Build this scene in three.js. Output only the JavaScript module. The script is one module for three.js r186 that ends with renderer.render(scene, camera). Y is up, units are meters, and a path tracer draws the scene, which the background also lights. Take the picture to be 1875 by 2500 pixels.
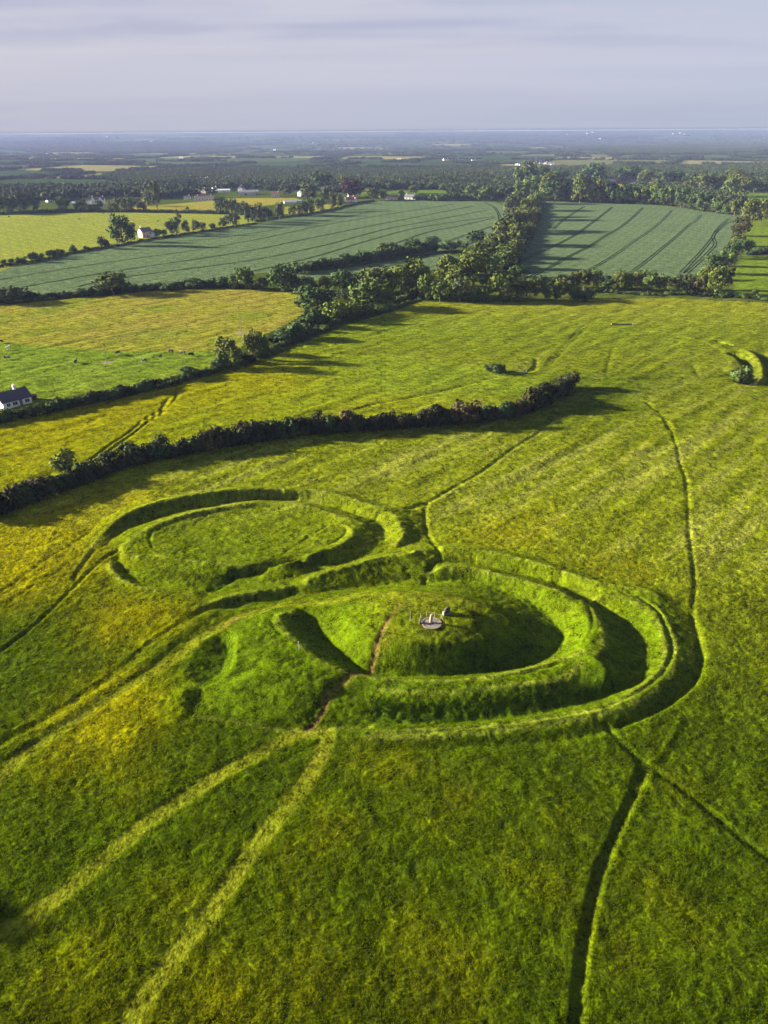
import * as THREE from 'three';
import { mergeGeometries } from 'three/addons/utils/BufferGeometryUtils.js';
import { MarchingCubes } from 'three/addons/objects/MarchingCubes.js';

// ---------------------------------------------------------------- camera, sky, sun, exposure
const scene = new THREE.Scene();
const camera = new THREE.PerspectiveCamera(71.6, 768 / 1024, 1, 120000);
const EYE = 75.0;
camera.position.set(0, EYE, 0);
camera.rotation.set(-THREE.MathUtils.degToRad(28.20), 0, THREE.MathUtils.degToRad(-0.38), 'YXZ');
const renderer = new THREE.WebGLRenderer();
renderer.toneMapping = THREE.LinearToneMapping;
const EXPOSURE = 5.7;
renderer.toneMappingExposure = EXPOSURE;
renderer.shadowMap.enabled = true;

const SUN_EL = 15.5, SUN_BACK = 11;                     // degrees above the horizon; degrees beyond due left
const ce = Math.cos(SUN_EL * Math.PI / 180), se = Math.sin(SUN_EL * Math.PI / 180);
const cb = Math.cos(SUN_BACK * Math.PI / 180), sb = Math.sin(SUN_BACK * Math.PI / 180);
const TO_SUN = new THREE.Vector3(-ce * cb, se, -ce * sb);
const sun = new THREE.DirectionalLight(new THREE.Color().setRGB(1.0, 0.89, 0.68), 5);
sun.name = 'sun';
sun.position.copy(TO_SUN).multiplyScalar(900).add(new THREE.Vector3(0, 0, -250));
sun.target.position.set(0, 0, -250);
sun.castShadow = true;
sun.shadow.mapSize.set(4096, 4096);
Object.assign(sun.shadow.camera, { left: -420, right: 420, top: 300, bottom: -300, near: 10, far: 2200 });
sun.shadow.radius = 4;
scene.add(sun, sun.target);
scene.fog = new THREE.FogExp2(new THREE.Color().setRGB(0.43, 0.53, 1.0), 4.6e-5);

// ---------------------------------------------------------------- numbers, noise
let seed = 20240611;
function rnd() { seed = (seed + 0x6d2b79f5) | 0; let t = Math.imul(seed ^ (seed >>> 15), 1 | seed); t = (t + Math.imul(t ^ (t >>> 7), 61 | t)) ^ t; return ((t ^ (t >>> 14)) >>> 0) / 4294967296; }
const rr = (a, b) => a + (b - a) * rnd();
const clamp = (x, a = 0, b = 1) => Math.min(b, Math.max(a, x));
const mix = (a, b, t) => a + (b - a) * t;
const S = (a, b, x) => { const t = clamp((x - a) / (b - a)); return t * t * (3 - 2 * t); };
function hash(ix, iz) { let h = (Math.imul(ix, 374761393) + Math.imul(iz, 668265263)) | 0; h = Math.imul(h ^ (h >>> 13), 1274126177); return ((h ^ (h >>> 16)) >>> 0) / 4294967296; }
function vn(x, z) {                                       // value noise, 0..1
  const ix = Math.floor(x), iz = Math.floor(z); let u = x - ix, v = z - iz;
  u = u * u * (3 - 2 * u); v = v * v * (3 - 2 * v);
  const a = hash(ix, iz), b = hash(ix + 1, iz), c = hash(ix, iz + 1), d = hash(ix + 1, iz + 1);
  return a + (b - a) * u + (c - a) * v + (a - b - c + d) * u * v;
}
function fbm(x, z, n = 3) { let s = 0, a = 1, t = 0; for (let i = 0; i < n; i++) { s += a * vn(x, z); t += a; a *= 0.5; const q = x * 1.62 + z * 1.19; z = z * 1.62 - x * 1.19 + 17.3; x = q + 5.7; } return s / t; }
const toLin = (c) => { c /= 255; return c <= 0.04045 ? c / 12.92 : Math.pow((c + 0.055) / 1.055, 2.4); };
const KEY = 2.52;                                         // how bright a level, sunlit surface of albedo 1 comes out
const look = (r, g, b, k = 1) => [toLin(r) / KEY * k, toLin(g) / KEY * k * 1.03, toLin(b) / KEY * k * 0.6];
const mix3 = (a, b, t) => [a[0] + (b[0] - a[0]) * t, a[1] + (b[1] - a[1]) * t, a[2] + (b[2] - a[2]) * t];

// ---------------------------------------------------------------- sky
{
  const W = 2048, Hh = 1024, data = new Float32Array(W * Hh * 4);
  const horizon = [toLin(186), toLin(191), toLin(210)], middle = [toLin(202), toLin(204), toLin(220)], high = [toLin(192), toLin(198), toLin(219)], zenith = [toLin(105), toLin(122), toLin(162)];
  const dark = [toLin(172), toLin(178), toLin(208)], pale = [toLin(218), toLin(212), toLin(220)];
  for (let j = 0; j < Hh; j++) {
    const el = ((j + 0.5) / Hh - 0.5) * Math.PI, y = Math.sin(el), deg = el * 180 / Math.PI;
    for (let i = 0; i < W; i++) {
      const az = ((i + 0.5) / W - 0.5) * 2 * Math.PI, x = Math.cos(el) * Math.cos(az), z = Math.cos(el) * Math.sin(az);
      let c;
      if (deg < 0) c = mix3([0.17, 0.19, 0.26], [0.10, 0.12, 0.06], S(0, -10, deg));      // the land beyond what is built
      else {
        c = mix3(mix3(horizon, middle, S(0, 4.2, deg)), high, S(4.5, 9, deg));
        c = mix3(c, zenith, S(8, 55, deg));
        if (deg < 0.17) c = mix3(c, [0.34, 0.36, 0.44], 0.05);        // lowest sky dimmed to take down the bright haze line at the horizon
        const left = 0.5 - 0.5 * (x / Math.hypot(x, z));          // 1 towards the sun's side
        c = [c[0] * mix(0.90, 1.12, left), c[1] * mix(0.97, 1.04, left), c[2] * mix(1.03, 0.97, left)];
        const k = 1 / (y + 0.05), px = x * k, pz = z * k;        // thin layers of cloud seen in perspective
        const n = fbm(px * 0.42 + 3.1, pz * 1.7 + 1.7, 5), m = fbm(px * 0.3 + 9.2, pz * 1.5 + 4.4, 5), q = fbm(px * 0.9 + 1.2, pz * 3.1 + 8.8, 4);
        const up = S(3.6, 6.4, deg);
        c = mix3(c, dark, 0.6 * S(0.44, 0.66, n) * up);
        c = mix3(c, pale, 0.55 * S(0.52, 0.74, m) * S(3.4, 6.5, deg) * (1 - S(25, 60, deg)));
        c = mix3(c, pale, 0.35 * S(0.6, 0.8, q) * S(4.5, 6.5, deg) * (1 - S(25, 60, deg)));
        c = mix3(c, [c[0] * 0.955, c[1] * 0.965, c[2] * 0.985], S(0.38, 0.7, fbm(px * 0.25, pz * 1.1 + 40, 3)) * (1 - up));
      }
      const o = (j * W + i) * 4;
      data[o] = c[0] / EXPOSURE; data[o + 1] = c[1] / EXPOSURE; data[o + 2] = c[2] / EXPOSURE; data[o + 3] = 1;
    }
  }
  const t = new THREE.DataTexture(data, W, Hh, THREE.RGBAFormat, THREE.FloatType);
  t.mapping = THREE.EquirectangularReflectionMapping; t.magFilter = THREE.LinearFilter; t.needsUpdate = true;
  scene.background = t; scene.environment = t;
}

// ---------------------------------------------------------------- names and tags
const taken = new Map();
function numbered(name) { const n = taken.get(name) ?? 0; taken.set(name, n + 1); return n ? name + '_' + String(n).padStart(3, '0') : name; }
function tag(o, label, category, group, kind) { if (label) o.userData.label = label; if (category) o.userData.category = category; if (group) o.userData.group = group; if (kind) o.userData.kind = kind; return o; }
function thing(name, label, category, pos, turn = 0, group) {
  const o = new THREE.Group(); o.name = numbered(name); o.position.set(...pos); o.rotation.y = turn; scene.add(o);
  return tag(o, label, category, group);
}
function put(name, geometry, material, parent = scene) {
  const m = new THREE.Mesh(geometry, material); m.name = parent === scene ? numbered(name) : name; m.castShadow = m.receiveShadow = true; parent.add(m); return m;
}
function moved(g, x, y, z, ry = 0, rx = 0, rz = 0) { return g.applyMatrix4(new THREE.Matrix4().compose(new THREE.Vector3(x, y, z), new THREE.Quaternion().setFromEuler(new THREE.Euler(rx, ry, rz, 'YXZ')), new THREE.Vector3(1, 1, 1))); }
const std = (rgb, o = {}) => new THREE.MeshStandardMaterial({ color: new THREE.Color().setRGB(...rgb), roughness: 0.9, ...o });

// ---------------------------------------------------------------- lie of the land
function macro(x, z) {
  const d = -z;
  let h = -10 * S(290, 760, d) - 9 * S(760, 2600, d) + 1.8 * Math.sin(x / 150 + 1.3) * Math.sin(d / 190 + 0.5) * S(260, 480, d);
  if (d > 2600) h += (fbm(x / 1900 + 3, z / 1300 + 8, 3) - 0.5) * 40 * S(2600, 6000, d);
  if (d > 5500) h = mix(h, 71.5 + 5 * (fbm(x / 2600 + 9, d / 5000, 3) - 0.5), S(5500, 10000, d));
  return h;
}
function spline(pts, step) {                                 // Catmull-Rom through [x, z, h] -> dense points
  const out = [], n = pts.length;
  for (let i = 0; i < n - 1; i++) {
    const a = pts[Math.max(0, i - 1)], b = pts[i], c = pts[i + 1], d = pts[Math.min(n - 1, i + 2)];
    const L = Math.hypot(c[0] - b[0], c[1] - b[1]), k = Math.max(1, Math.ceil(L / step));
    for (let j = 0; j < k; j++) {
      const t = j / k, t2 = t * t, t3 = t2 * t, f = (q) => 0.5 * (2 * b[q] + (c[q] - a[q]) * t + (2 * a[q] - 5 * b[q] + 4 * c[q] - d[q]) * t2 + (3 * b[q] - a[q] - 3 * c[q] + d[q]) * t3);
      out.push([f(0), f(1), b.length > 2 ? mix(b[2], c[2], t) : 0]);
    }
  }
  out.push([pts[n - 1][0], pts[n - 1][1], pts[n - 1][2] ?? 0]);
  return out;
}
// The earthworks: crests, ditch bottoms and feet of banks as surveyed lines [x, z, height]; the slopes between them are spanned by a stretched sheet.
const survey = {
  ring_outer_crest: [[-60.3,-116.4,0],[-60.2,-121.2,0.15],[-59.7,-128.5,0.45],[-58.5,-134.6,0.9],[-55.7,-139.6,1.25],[-51.2,-143.2,1.5],[-45,-145.3,1.8],[-39.7,-147.2,1.8],[-35.3,-148.2,1.8],[-27.6,-148.6,1.6],[-21.6,-148.5,1.6],[-14.6,-147.5,1.5],[-8.8,-145.3,1.4],[-4.2,-142.3,1.3],[0.3,-140.1,1],[4.7,-139.8,0.6]],
  ring_outer_foot: [[-62,-115.1,0],[-63,-123.3,0],[-62.8,-132.5,0],[-61.3,-139.1,0],[-57.9,-144,0],[-52.8,-147.9,0],[-46.4,-150.4,0],[-41,-152.4,0],[-36.5,-153.4,0],[-28.5,-153.6,0],[-22.2,-153.4,0],[-15,-152.2,0],[-9,-149.7,0],[-3.7,-146.5,0],[0.8,-143.5,0],[5.3,-142.2,0]],
  ring_ditch: [[-57.8,-113.4,0],[-58,-123.3,0],[-57.4,-127.5,-0.2],[-56.7,-131.6,-0.45],[-54.8,-135.4,-0.6],[-50.5,-139.3,-0.8],[-44.7,-142.7,-0.8],[-39.5,-144.8,-0.8],[-34.7,-146.7,-0.8],[-27.4,-147.7,-0.8],[-20.5,-147.4,-0.8],[-14.5,-145.4,-0.8],[-8.7,-142,-0.8],[-4.1,-138.4,-0.8],[-1.4,-136.9,-0.8]],
  ring_inner_crest: [[-53.3,-124.2,0.6],[-52.1,-127.7,1],[-50.1,-131.5,1.2],[-46.8,-135,1.2],[-42.2,-138,1.2],[-37.2,-140.4,1.2],[-32.6,-142.1,1.2],[-26.6,-142.8,1.2],[-20.9,-142.2,1.2],[-15.7,-140.1,1.2],[-11.1,-137.1,1.2],[-7.2,-134.5,1.2],[-4,-132.8,0.9]],
  ring_front_crest: [[-8.2,-131.9,1],[-6.8,-129.8,1.1],[-7,-127.3,1.2],[-8.6,-124.3,1.2],[-11.2,-121.8,1.25],[-14.5,-119.5,1.3],[-18.1,-117.7,1.5],[-22.8,-116.9,1.4],[-27.6,-116.5,1.2],[-32.6,-117.5,1],[-37.7,-118.6,0.9],[-41.9,-119.7,0.8],[-45.1,-120.7,0.8],[-49,-120.6,0.7],[-51.7,-121.3,0.6],[-53.3,-124.2,0.6]],
  ring_plateau: [[-48.5,-127.8,0.75],[-47.7,-131.7,0.6],[-43.9,-135.7,0.5],[-38.1,-138.9,0.45],[-31.9,-140.8,0.45],[-25.3,-141.4,0.4],[-18.4,-139.5,0.4],[-12.1,-135.3,0.45],[-8.7,-131.4,0.5],[-8.3,-128.4,0.6],[-10.5,-125.6,0.6],[-15.2,-122.3,0.55],[-22.4,-120,0.5],[-29.8,-120.1,0.45],[-37.4,-121.3,0.45],[-42.7,-122.8,0.45],[-46.3,-123.3,0.5],[-48.2,-125.6,0.6],[-48.5,-127.8,0.75]],
  ring_middle: [[-43.4,-129.4,0.42],[-37.1,-131.4,0.38],[-29.4,-132.4,0.36],[-21.6,-133.4,0.36],[-13.9,-131.1,0.4],[-20.7,-126.1,0.4],[-28.3,-126.2,0.38],[-36.1,-126.8,0.4],[-42.6,-126.3,0.42]],
  ring_front_ditch: [[-53.7,-123.6,-0.2],[-51.8,-118.7,-0.7],[-49.2,-115.8,-0.8],[-46.6,-113.4,-0.7],[-42.9,-111.9,-0.6],[-37.9,-111,-0.5],[-34.1,-110.3,-0.6],[-31,-113,-0.8],[-26.7,-115.6,-0.9],[-22.1,-117.1,-0.9],[-17.4,-118.3,-0.8],[-12.6,-119.7,-0.6],[-7.8,-121.5,-0.45],[-2.8,-123.7,-0.4],[-.3,-126.7,-0.45],[0.2,-129.8,-0.45],[-.4,-133.5,-0.45],[-1.4,-136.3,-0.5]],
  ring_front_outer: [[-54.4,-118.8,0.3],[-52.5,-115.6,0.5],[-50.1,-113.2,0.5],[-47.2,-111.4,0.4],[-44.2,-110.4,0.3],[-39.4,-109.7,0.2],[-34.6,-108.9,0.1]],
  ring_front_foot: [[-55.3,-118.6,0],[-53.3,-114.9,0],[-50.6,-112.3,0],[-47.2,-110.4,0],[-43,-109.4,0],[-38.2,-108.6,0],[-34,-108,0]],
  horn_crest: [[0.1,-137.1,0.5],[1.9,-137.7,0.9],[2.9,-134.5,1.1],[3.9,-130.3,1],[3.9,-127.4,0.7],[2.2,-125.3,0.2]],
  horn_foot: [[4.7,-140.8,0.2],[6.8,-140.9,0],[8.6,-136.1,-0.1],[8.9,-132,-0.2],[7.1,-128.1,-0.3],[4.3,-126.5,-0.2]],
  shared_crest: [[-34.2,-103.5,0.1],[-31.1,-105.5,0.5],[-27.3,-107,0.8],[-22.9,-107.8,1],[-18.6,-108.9,0.9],[-16.5,-110.6,0.3]],
  shared_foot: [[-33.1,-102.2,-0.2],[-30.1,-104.2,-0.4],[-26.8,-105.9,-0.5],[-22.5,-107,-0.5],[-18.5,-107.9,-0.5],[-16.3,-108.7,-0.2]],
  shared_back: [[-33.1,-108.2,-0.3],[-28.1,-110.3,-0.3],[-22.3,-112.1,-0.3],[-16.9,-114.2,-0.3],[-12.4,-116.7,-0.4],[-7.7,-119.1,-0.4],[-2.8,-121.8,-0.4],[2.2,-124.2,-0.3],[6.7,-126.5,-0.2],[10.2,-125.8,-0.1]],
  north_crest: [[-15.7,-109.9,0.3],[-14.7,-111.7,0.8],[-12,-113.2,1.3],[-7.4,-115,1.6],[-2.7,-117.5,1.7],[1.1,-119,1.6],[5,-120,1.5],[6.5,-121.6,1.3],[8.9,-121.8,1],[10.6,-121.8,0.3]],
  north_crest_2: [[-2.1,-116.5,1.2],[1.6,-118.1,1.4],[5.4,-118.6,1.3],[8.2,-117.8,0.8],[9.7,-117.6,0.2]],
  north_dip: [[3.1,-120.5,1],[5.5,-120.9,0.7],[9.1,-120.9,0.3]],
  north_foot: [[-14.4,-108.1,-0.1],[-11.8,-109.2,-0.35],[-7.3,-110.2,-0.5],[-2.7,-111,-0.5],[2,-111.7,-0.5],[3.9,-113.1,-0.5],[7.6,-113.4,-0.45],[9.8,-115.5,-0.2]],
  far_crest: [[11.4,-122.8,0.9],[15.3,-122.6,1],[19.5,-121.5,1.1],[24.4,-119.2,1.2],[29.6,-116.5,1.2],[34.5,-113.2,1.2],[38.4,-110.8,1.1],[40.4,-109.8,1],[43.7,-108.8,0.9],[46.9,-107.7,0.8],[49.5,-106.1,0.8]],
  outer_foot: [[11.2,-125.6,0],[16.1,-125.7,0],[20.5,-124.7,0],[25.5,-122.5,0],[30.8,-119.6,0],[35.8,-116.2,0],[40.1,-113.4,0],[45,-111.2,0],[49,-109.6,0],[51.5,-107.8,0],[53.3,-104.2,-0.1],[53.5,-99.7,-0.2],[52.1,-93.2,-0.25],[51.1,-89.1,-0.35],[49.1,-85.7,-0.4],[45.5,-82.2,-0.35],[40.6,-78.6,-0.35],[35.8,-75.9,-0.3],[31.1,-73.9,-0.35],[24.6,-72.4,-0.4],[19.1,-71.5,-0.35],[14.3,-71.2,-0.35],[7.6,-70.9,-0.3],[1,-70.8,-0.2],[-2.3,-70.7,-0.1]],
  outer_lip: [[54.3,-104.2,0.1],[54.2,-98.6,0.1],[52.9,-92.7,0.1],[51.6,-88.3,0.05],[49.5,-84.7,0],[45.7,-81,0],[40.6,-77.4,0],[35.7,-74.7,0],[30.9,-72.7,0],[24.3,-71.1,0],[18.8,-70.3,0],[10.8,-69.8,0],[1,-69.9,0]],
  far_ditch: [[11.2,-119.1,-0.3],[16,-119.1,-0.6],[21.5,-117.4,-0.7],[26.7,-115.2,-0.7],[31.7,-112.2,-0.7],[35.5,-108.9,-0.6],[36.7,-107,-0.4]],
  inner_far_crest: [[8,-113.9,0.6],[9.4,-114.9,1.2],[12.2,-115.1,1.5],[17.2,-114.1,1.6],[21.5,-112.4,1.6],[25.7,-110.1,1.6],[29.6,-107.7,1.6],[32.8,-105.9,1.3],[35,-104.9,0.7]],
  inner_right_crest: [[34.4,-104.2,0.8],[34.6,-100.4,1.7],[34.4,-96.9,2],[33.8,-93.7,2],[32.6,-91,1.9],[31.4,-89.3,1.8]],
  inner_right_edge: [[35.4,-104.7,0.7],[36.2,-100.9,1.6],[36.4,-97.1,1.85],[36.3,-93.9,1.8],[35.3,-90.8,1.8],[33.5,-87.9,2.2]],
  moat: [[7.9,-111.8,-0.5],[12.2,-113.3,-0.7],[17.6,-112.6,-0.8],[22.2,-109.8,-0.9],[25.8,-107.1,-0.9],[28.2,-103.9,-1],[29.9,-99.6,-1],[29.9,-95.6,-1],[28,-92.5,-1],[24.2,-89.6,-1.1],[20.5,-88.2,-1.1],[16.5,-87.4,-1.1],[12.7,-86.9,-1.1],[6.9,-86.3,-1],[1.2,-86.6,-1],[-2.2,-87.6,-1],[-3.5,-88,-1.1],[-5.2,-89.7,-1.2],[-7.5,-92.9,-1.2],[-10.2,-96.1,-1.2],[-12.4,-99.2,-1.2],[-13.9,-101.3,-0.9],[-14.5,-101.9,0]],
  inner_left_crest: [[-14.8,-101.1,1],[-17.6,-100.8,1.1],[-18.4,-98.8,1.3],[-16.9,-95.6,1.6],[-14.5,-92.2,1.7],[-11.8,-89.1,1.7],[-8.8,-86.5,1.6],[-6.1,-85,1.5],[-3.8,-84.8,1],[-2.5,-84.6,1],[-.3,-84.1,1.2],[4.8,-83.3,1.3],[9.6,-83.2,1.3],[13.3,-83.5,1.3],[17.5,-84.3,1.3],[21.3,-85.3,1.4],[24.6,-86.7,1.4],[27.5,-87.8,1.5],[29.9,-88.4,1.6],[31.6,-89.3,1.8]],
  terrace_edge: [[-1,-82.1,0.6],[2.9,-81.3,0.8],[8.3,-81,0.9],[12.7,-81.3,1],[17.1,-82,1],[21.2,-82.4,1.1],[25.3,-82.9,1.2],[28.2,-84.2,1.3],[30.5,-86.3,1.7]],
  front_ditch: [[-1.4,-76.5,-0.5],[1.1,-76.6,-0.6],[6.3,-76.3,-0.9],[11.6,-76.6,-1],[17.3,-77.4,-1],[22.4,-78.3,-1],[26.2,-79.2,-1],[28.9,-79.9,-1],[32.1,-81.1,-1],[35.5,-83,-1],[38.3,-85.4,-1],[40.3,-89.2,-0.9],[41.3,-93.3,-0.8],[41.5,-97.9,-0.8],[40.6,-101.9,-0.7],[38.5,-105.1,-0.5],[36.7,-107,-0.4]],
  knob: [[29.8,-88.3,1.7],[32.3,-87.1,2.5],[33.7,-85.6,2.5],[33.9,-83.9,2],[33.2,-82.9,1.2]],
  outer_crest: [[-2.4,-73.5,0.3],[2.7,-73.7,0.4],[7.8,-74,0.5],[12.3,-74.4,0.6],[16.8,-74.9,0.7],[21.7,-75.5,0.8],[25.3,-76.2,0.8],[28.2,-76.8,0.8],[31.2,-77.4,0.9],[34.9,-79.2,1],[38,-81.3,1],[41,-83.6,1],[43.5,-86.5,0.9],[45,-89.4,0.9],[46.1,-93,0.9],[46.7,-96.9,0.9],[46.2,-100.6,1],[44.6,-103.4,1],[42.2,-105.3,1],[39.8,-105.9,0.9],[37.6,-105.5,0.4]],
  outer_shoulder: [[-2.4,-72.7,0.1],[4.4,-72.6,0.2],[12.2,-73.3,0.35],[21.6,-74.5,0.45],[28.7,-75.8,0.6],[32.8,-76.9,0.7],[37.7,-79.2,0.8],[42.1,-82.5,0.8],[45.7,-87.2,0.75],[47.5,-91.4,0.75],[48.2,-96,0.8],[47.9,-101.1,0.85],[45.9,-104.7,0.9],[43.6,-107.1,0.8]],
  hollow_rim: [[-30.4,-95,0.35],[-31,-91.8,0.3],[-31.3,-88.6,0.25],[-31.3,-85.7,0.2],[-30.1,-83.5,0.35],[-25.9,-82.9,0.6],[-24.6,-84.2,1],[-23.7,-87.4,1.4],[-24.2,-92.1,1.4],[-25.8,-95.1,1],[-28.9,-96,0.6],[-30.4,-95,0.35]],
  hollow_floor: [[-27.8,-95.1,-0.2],[-26.4,-94.1,-0.6],[-25.5,-91.5,-0.85],[-25.9,-88.2,-0.85],[-26.9,-85.2,-0.5],[-29,-84.8,-0.2]],
  pit_rim: [[-29.6,-83.1,0.5],[-30.3,-81.8,0.6],[-30.3,-79.3,0.5],[-29.6,-77.2,0.25],[-28.8,-76.9,0.05],[-26.6,-78,0.1],[-25.7,-80.2,0.5],[-24.5,-81.9,0.9]],
  pit_floor: [[-28.3,-82.2,0.15],[-28.1,-80.5,-0.2],[-28.4,-78.1,-0.2]],
  bulge: [[-23.5,-81.8,1.15],[-21.3,-83.2,1.9],[-18.6,-84,2.2],[-15.5,-83.7,2.1],[-12.7,-82.8,1.7],[-10.3,-81.8,1.3]],
  bulge_groove: [[-25.7,-82.7,0.7],[-23.9,-84.1,0.9],[-21.7,-85.6,1.15],[-19.5,-86.9,1.35]],
  bulge_slope: [[-24,-79,0.45],[-20.6,-78.5,0.72],[-17.3,-78.4,0.8],[-14.1,-78.9,0.72],[-11.8,-79.1,0.5]],
  bulge_foot: [[-27.7,-77.1,0],[-23.6,-76.4,-0.1],[-19.9,-75.5,-0.15],[-16.3,-74.7,-0.2],[-12.7,-74.6,-0.25],[-9.5,-74.5,-0.25],[-5.7,-75,-0.4],[-2.2,-75.2,-0.5]],
  platform: [[-23.1,-95.4,1.3],[-21.2,-91.6,1.7],[-18.2,-87.6,2],[-14.4,-84.6,2],[-11.2,-82.1,1.8],[-8.5,-81.8,1.5]],
  platform_back: [[-15.7,-103.7,0.6],[-19.9,-101.8,0.9],[-23.7,-99,0.9],[-24.9,-96.4,1.1]],
  platform_foot: [[-18.3,-105.7,-0.3],[-22.4,-103.7,-0.2],[-26.4,-101.3,0],[-28.7,-98,0.1],[-30.6,-95,0.1]],
  gully: [[-5.5,-84.6,1],[-7.7,-82.1,0.75],[-9.3,-79.6,0.42],[-10.6,-76.3,-0.1]],
  causeway: [[-17,-103.3,0.6],[-13,-102.3,1],[-9,-102.1,1.7],[-4.6,-101.5,2.6]],
  mound_brow: [[-7.1,-102.8,2.2],[-2.5,-103.7,2.9],[1.9,-104.2,3.3],[1.4,-103.5,3.6],[5.7,-103.2,3.8],[9.8,-102.4,3.7],[13.9,-101,3.5],[17.5,-99.5,3],[20.2,-98,2.3],[21.1,-95.6,1.6],[18.6,-92.7,1.9],[14.9,-91.4,2.5],[10.9,-90.3,2.8],[5.1,-90,2.9],[0.9,-90.7,2.9],[-2.6,-91.9,2.7],[-4.9,-94.8,2.1],[-6.9,-99.2,1.9],[-7.1,-102.8,2.2]],
  mound_top: [[-.3,-99.1,3.7],[3.9,-99.8,3.9],[8.7,-98.6,4],[13.5,-97.6,3.7],[14.5,-95.1,3.3],[10.4,-93.4,3.4],[5.2,-93,3.5],[1.3,-94,3.5],[-.3,-96.5,3.6],[-.3,-99.1,3.7]],
};
const DX0 = -96, DX1 = 96, DZ0 = -184, DZ1 = -56, DC = 0.4, DW = Math.round((DX1 - DX0) / DC) + 1, DH = Math.round((DZ1 - DZ0) / DC) + 1;
const dem = (() => {
  const lines = Object.values(survey).map((p) => spline(p, 0.3));
  let prev = null, pw = 0, ph = 0;
  for (const c of [3.2, 1.6, 0.8, 0.4]) {
    const w = Math.round((DX1 - DX0) / c) + 1, h = Math.round((DZ1 - DZ0) / c) + 1, v = new Float32Array(w * h), fix = new Float32Array(w * h), n = new Uint16Array(w * h);
    for (const l of lines) for (const [x, z, y] of l) { const i = Math.round((x - DX0) / c), j = Math.round((z - DZ0) / c); if (i > 0 && j > 0 && i < w - 1 && j < h - 1) { fix[j * w + i] += y; n[j * w + i]++; } }
    if (prev) for (let j = 0; j < h; j++) for (let i = 0; i < w; i++) { const a = Math.min(pw - 1, i >> 1), b = Math.min(ph - 1, j >> 1), a1 = Math.min(pw - 1, (i + 1) >> 1), b1 = Math.min(ph - 1, (j + 1) >> 1); v[j * w + i] = (prev[b * pw + a] + prev[b * pw + a1] + prev[b1 * pw + a] + prev[b1 * pw + a1]) / 4; }
    for (let k = 0; k < w * h; k++) if (n[k]) v[k] = fix[k] / n[k];
    const pull = (c / 9) ** 2;
    for (let it = 0; it < 160; it++) for (let j = 1; j < h - 1; j++) for (let i = 1; i < w - 1; i++) { const k = j * w + i; if (!n[k]) v[k] = (v[k - 1] + v[k + 1] + v[k - w] + v[k + w]) / (4 + pull); }
    prev = v; pw = w; ph = h;
  }
  for (let pass = 0; pass < 1; pass++) {                       // weathering rounds the edges
    const s = Float32Array.from(prev);
    for (let j = 1; j < ph - 1; j++) for (let i = 1; i < pw - 1; i++) { const k = j * pw + i; prev[k] = (4 * s[k] + 2 * (s[k - 1] + s[k + 1] + s[k - pw] + s[k + pw]) + s[k - 1 - pw] + s[k + 1 - pw] + s[k - 1 + pw] + s[k + 1 + pw]) / 16; }
  }
  return prev;
})();
function bil(a, w, h, u, v) {
  if (u < 0 || v < 0 || u >= w - 1 || v >= h - 1) return 0;
  const i = Math.floor(u), j = Math.floor(v), f = u - i, g = v - j, k = j * w + i;
  return (a[k] * (1 - f) + a[k + 1] * f) * (1 - g) + (a[k + w] * (1 - f) + a[k + w + 1] * f) * g;
}
// Worn lines: paths, grooves and low ridges, kept as rasters of height, mown share and bare share.
const FX0 = -175, FX1 = 215, FZ0 = -350, FZ1 = -20, FC = 0.3, FW = Math.ceil((FX1 - FX0) / FC), FH = Math.ceil((FZ1 - FZ0) / FC);
const fH = new Float32Array(FW * FH), fMown = new Float32Array(FW * FH), fBare = new Float32Array(FW * FH), fRank = new Float32Array(FW * FH), fPale = new Float32Array(FW * FH);
function stroke(pts, w, h, { mown = 0, bare = 0, rank = 0, edge = 0, steps = 0, wob = 0.14, pale = 0 } = {}) {
  const d = spline(pts, 0.25), R = w * 2.2 + 0.6, best = new Map();
  let run = 0;
  for (let q = 0; q < d.length; q++) {
    const [x, z, s] = d[q]; if (q) run += Math.hypot(x - d[q - 1][0], z - d[q - 1][1]);
    const sc = (pts[0].length > 2 ? s : 1);
    const i0 = Math.max(0, Math.floor((x - R - FX0) / FC)), i1 = Math.min(FW - 1, Math.ceil((x + R - FX0) / FC)), j0 = Math.max(0, Math.floor((z - R - FZ0) / FC)), j1 = Math.min(FH - 1, Math.ceil((z + R - FZ0) / FC));
    for (let j = j0; j <= j1; j++) for (let i = i0; i <= i1; i++) {
      const gx = FX0 + i * FC, gz = FZ0 + j * FC, r = Math.hypot(gx - x, gz - z); if (r > R) continue;
      const k = j * FW + i, b = best.get(k); if (!b || r < b[0]) best.set(k, [r, sc, run]);
    }
  }
  for (const [k, [r0, sc, run]] of best) {
    const gx = FX0 + (k % FW) * FC, gz = FZ0 + Math.floor(k / FW) * FC, r = r0 + (vn(gx * 0.8, gz * 0.8) - 0.5) * wob * w;
    const p = Math.exp(-Math.pow(Math.max(0, r) / w, mown ? 6 : 4) * 0.9), e = Math.exp(-Math.pow((r - w * 1.35) / (0.35 * w + 0.15), 2));
    fH[k] += (h * p + edge * e) * sc + (steps ? p * steps * Math.sin(run * 7) : 0);
    fMown[k] = Math.max(fMown[k], mown * p * sc); fPale[k] = Math.max(fPale[k], pale * p); fBare[k] = Math.max(fBare[k], bare * p * sc); fRank[k] = Math.max(fRank[k], rank * p * sc);
  }
}
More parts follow.
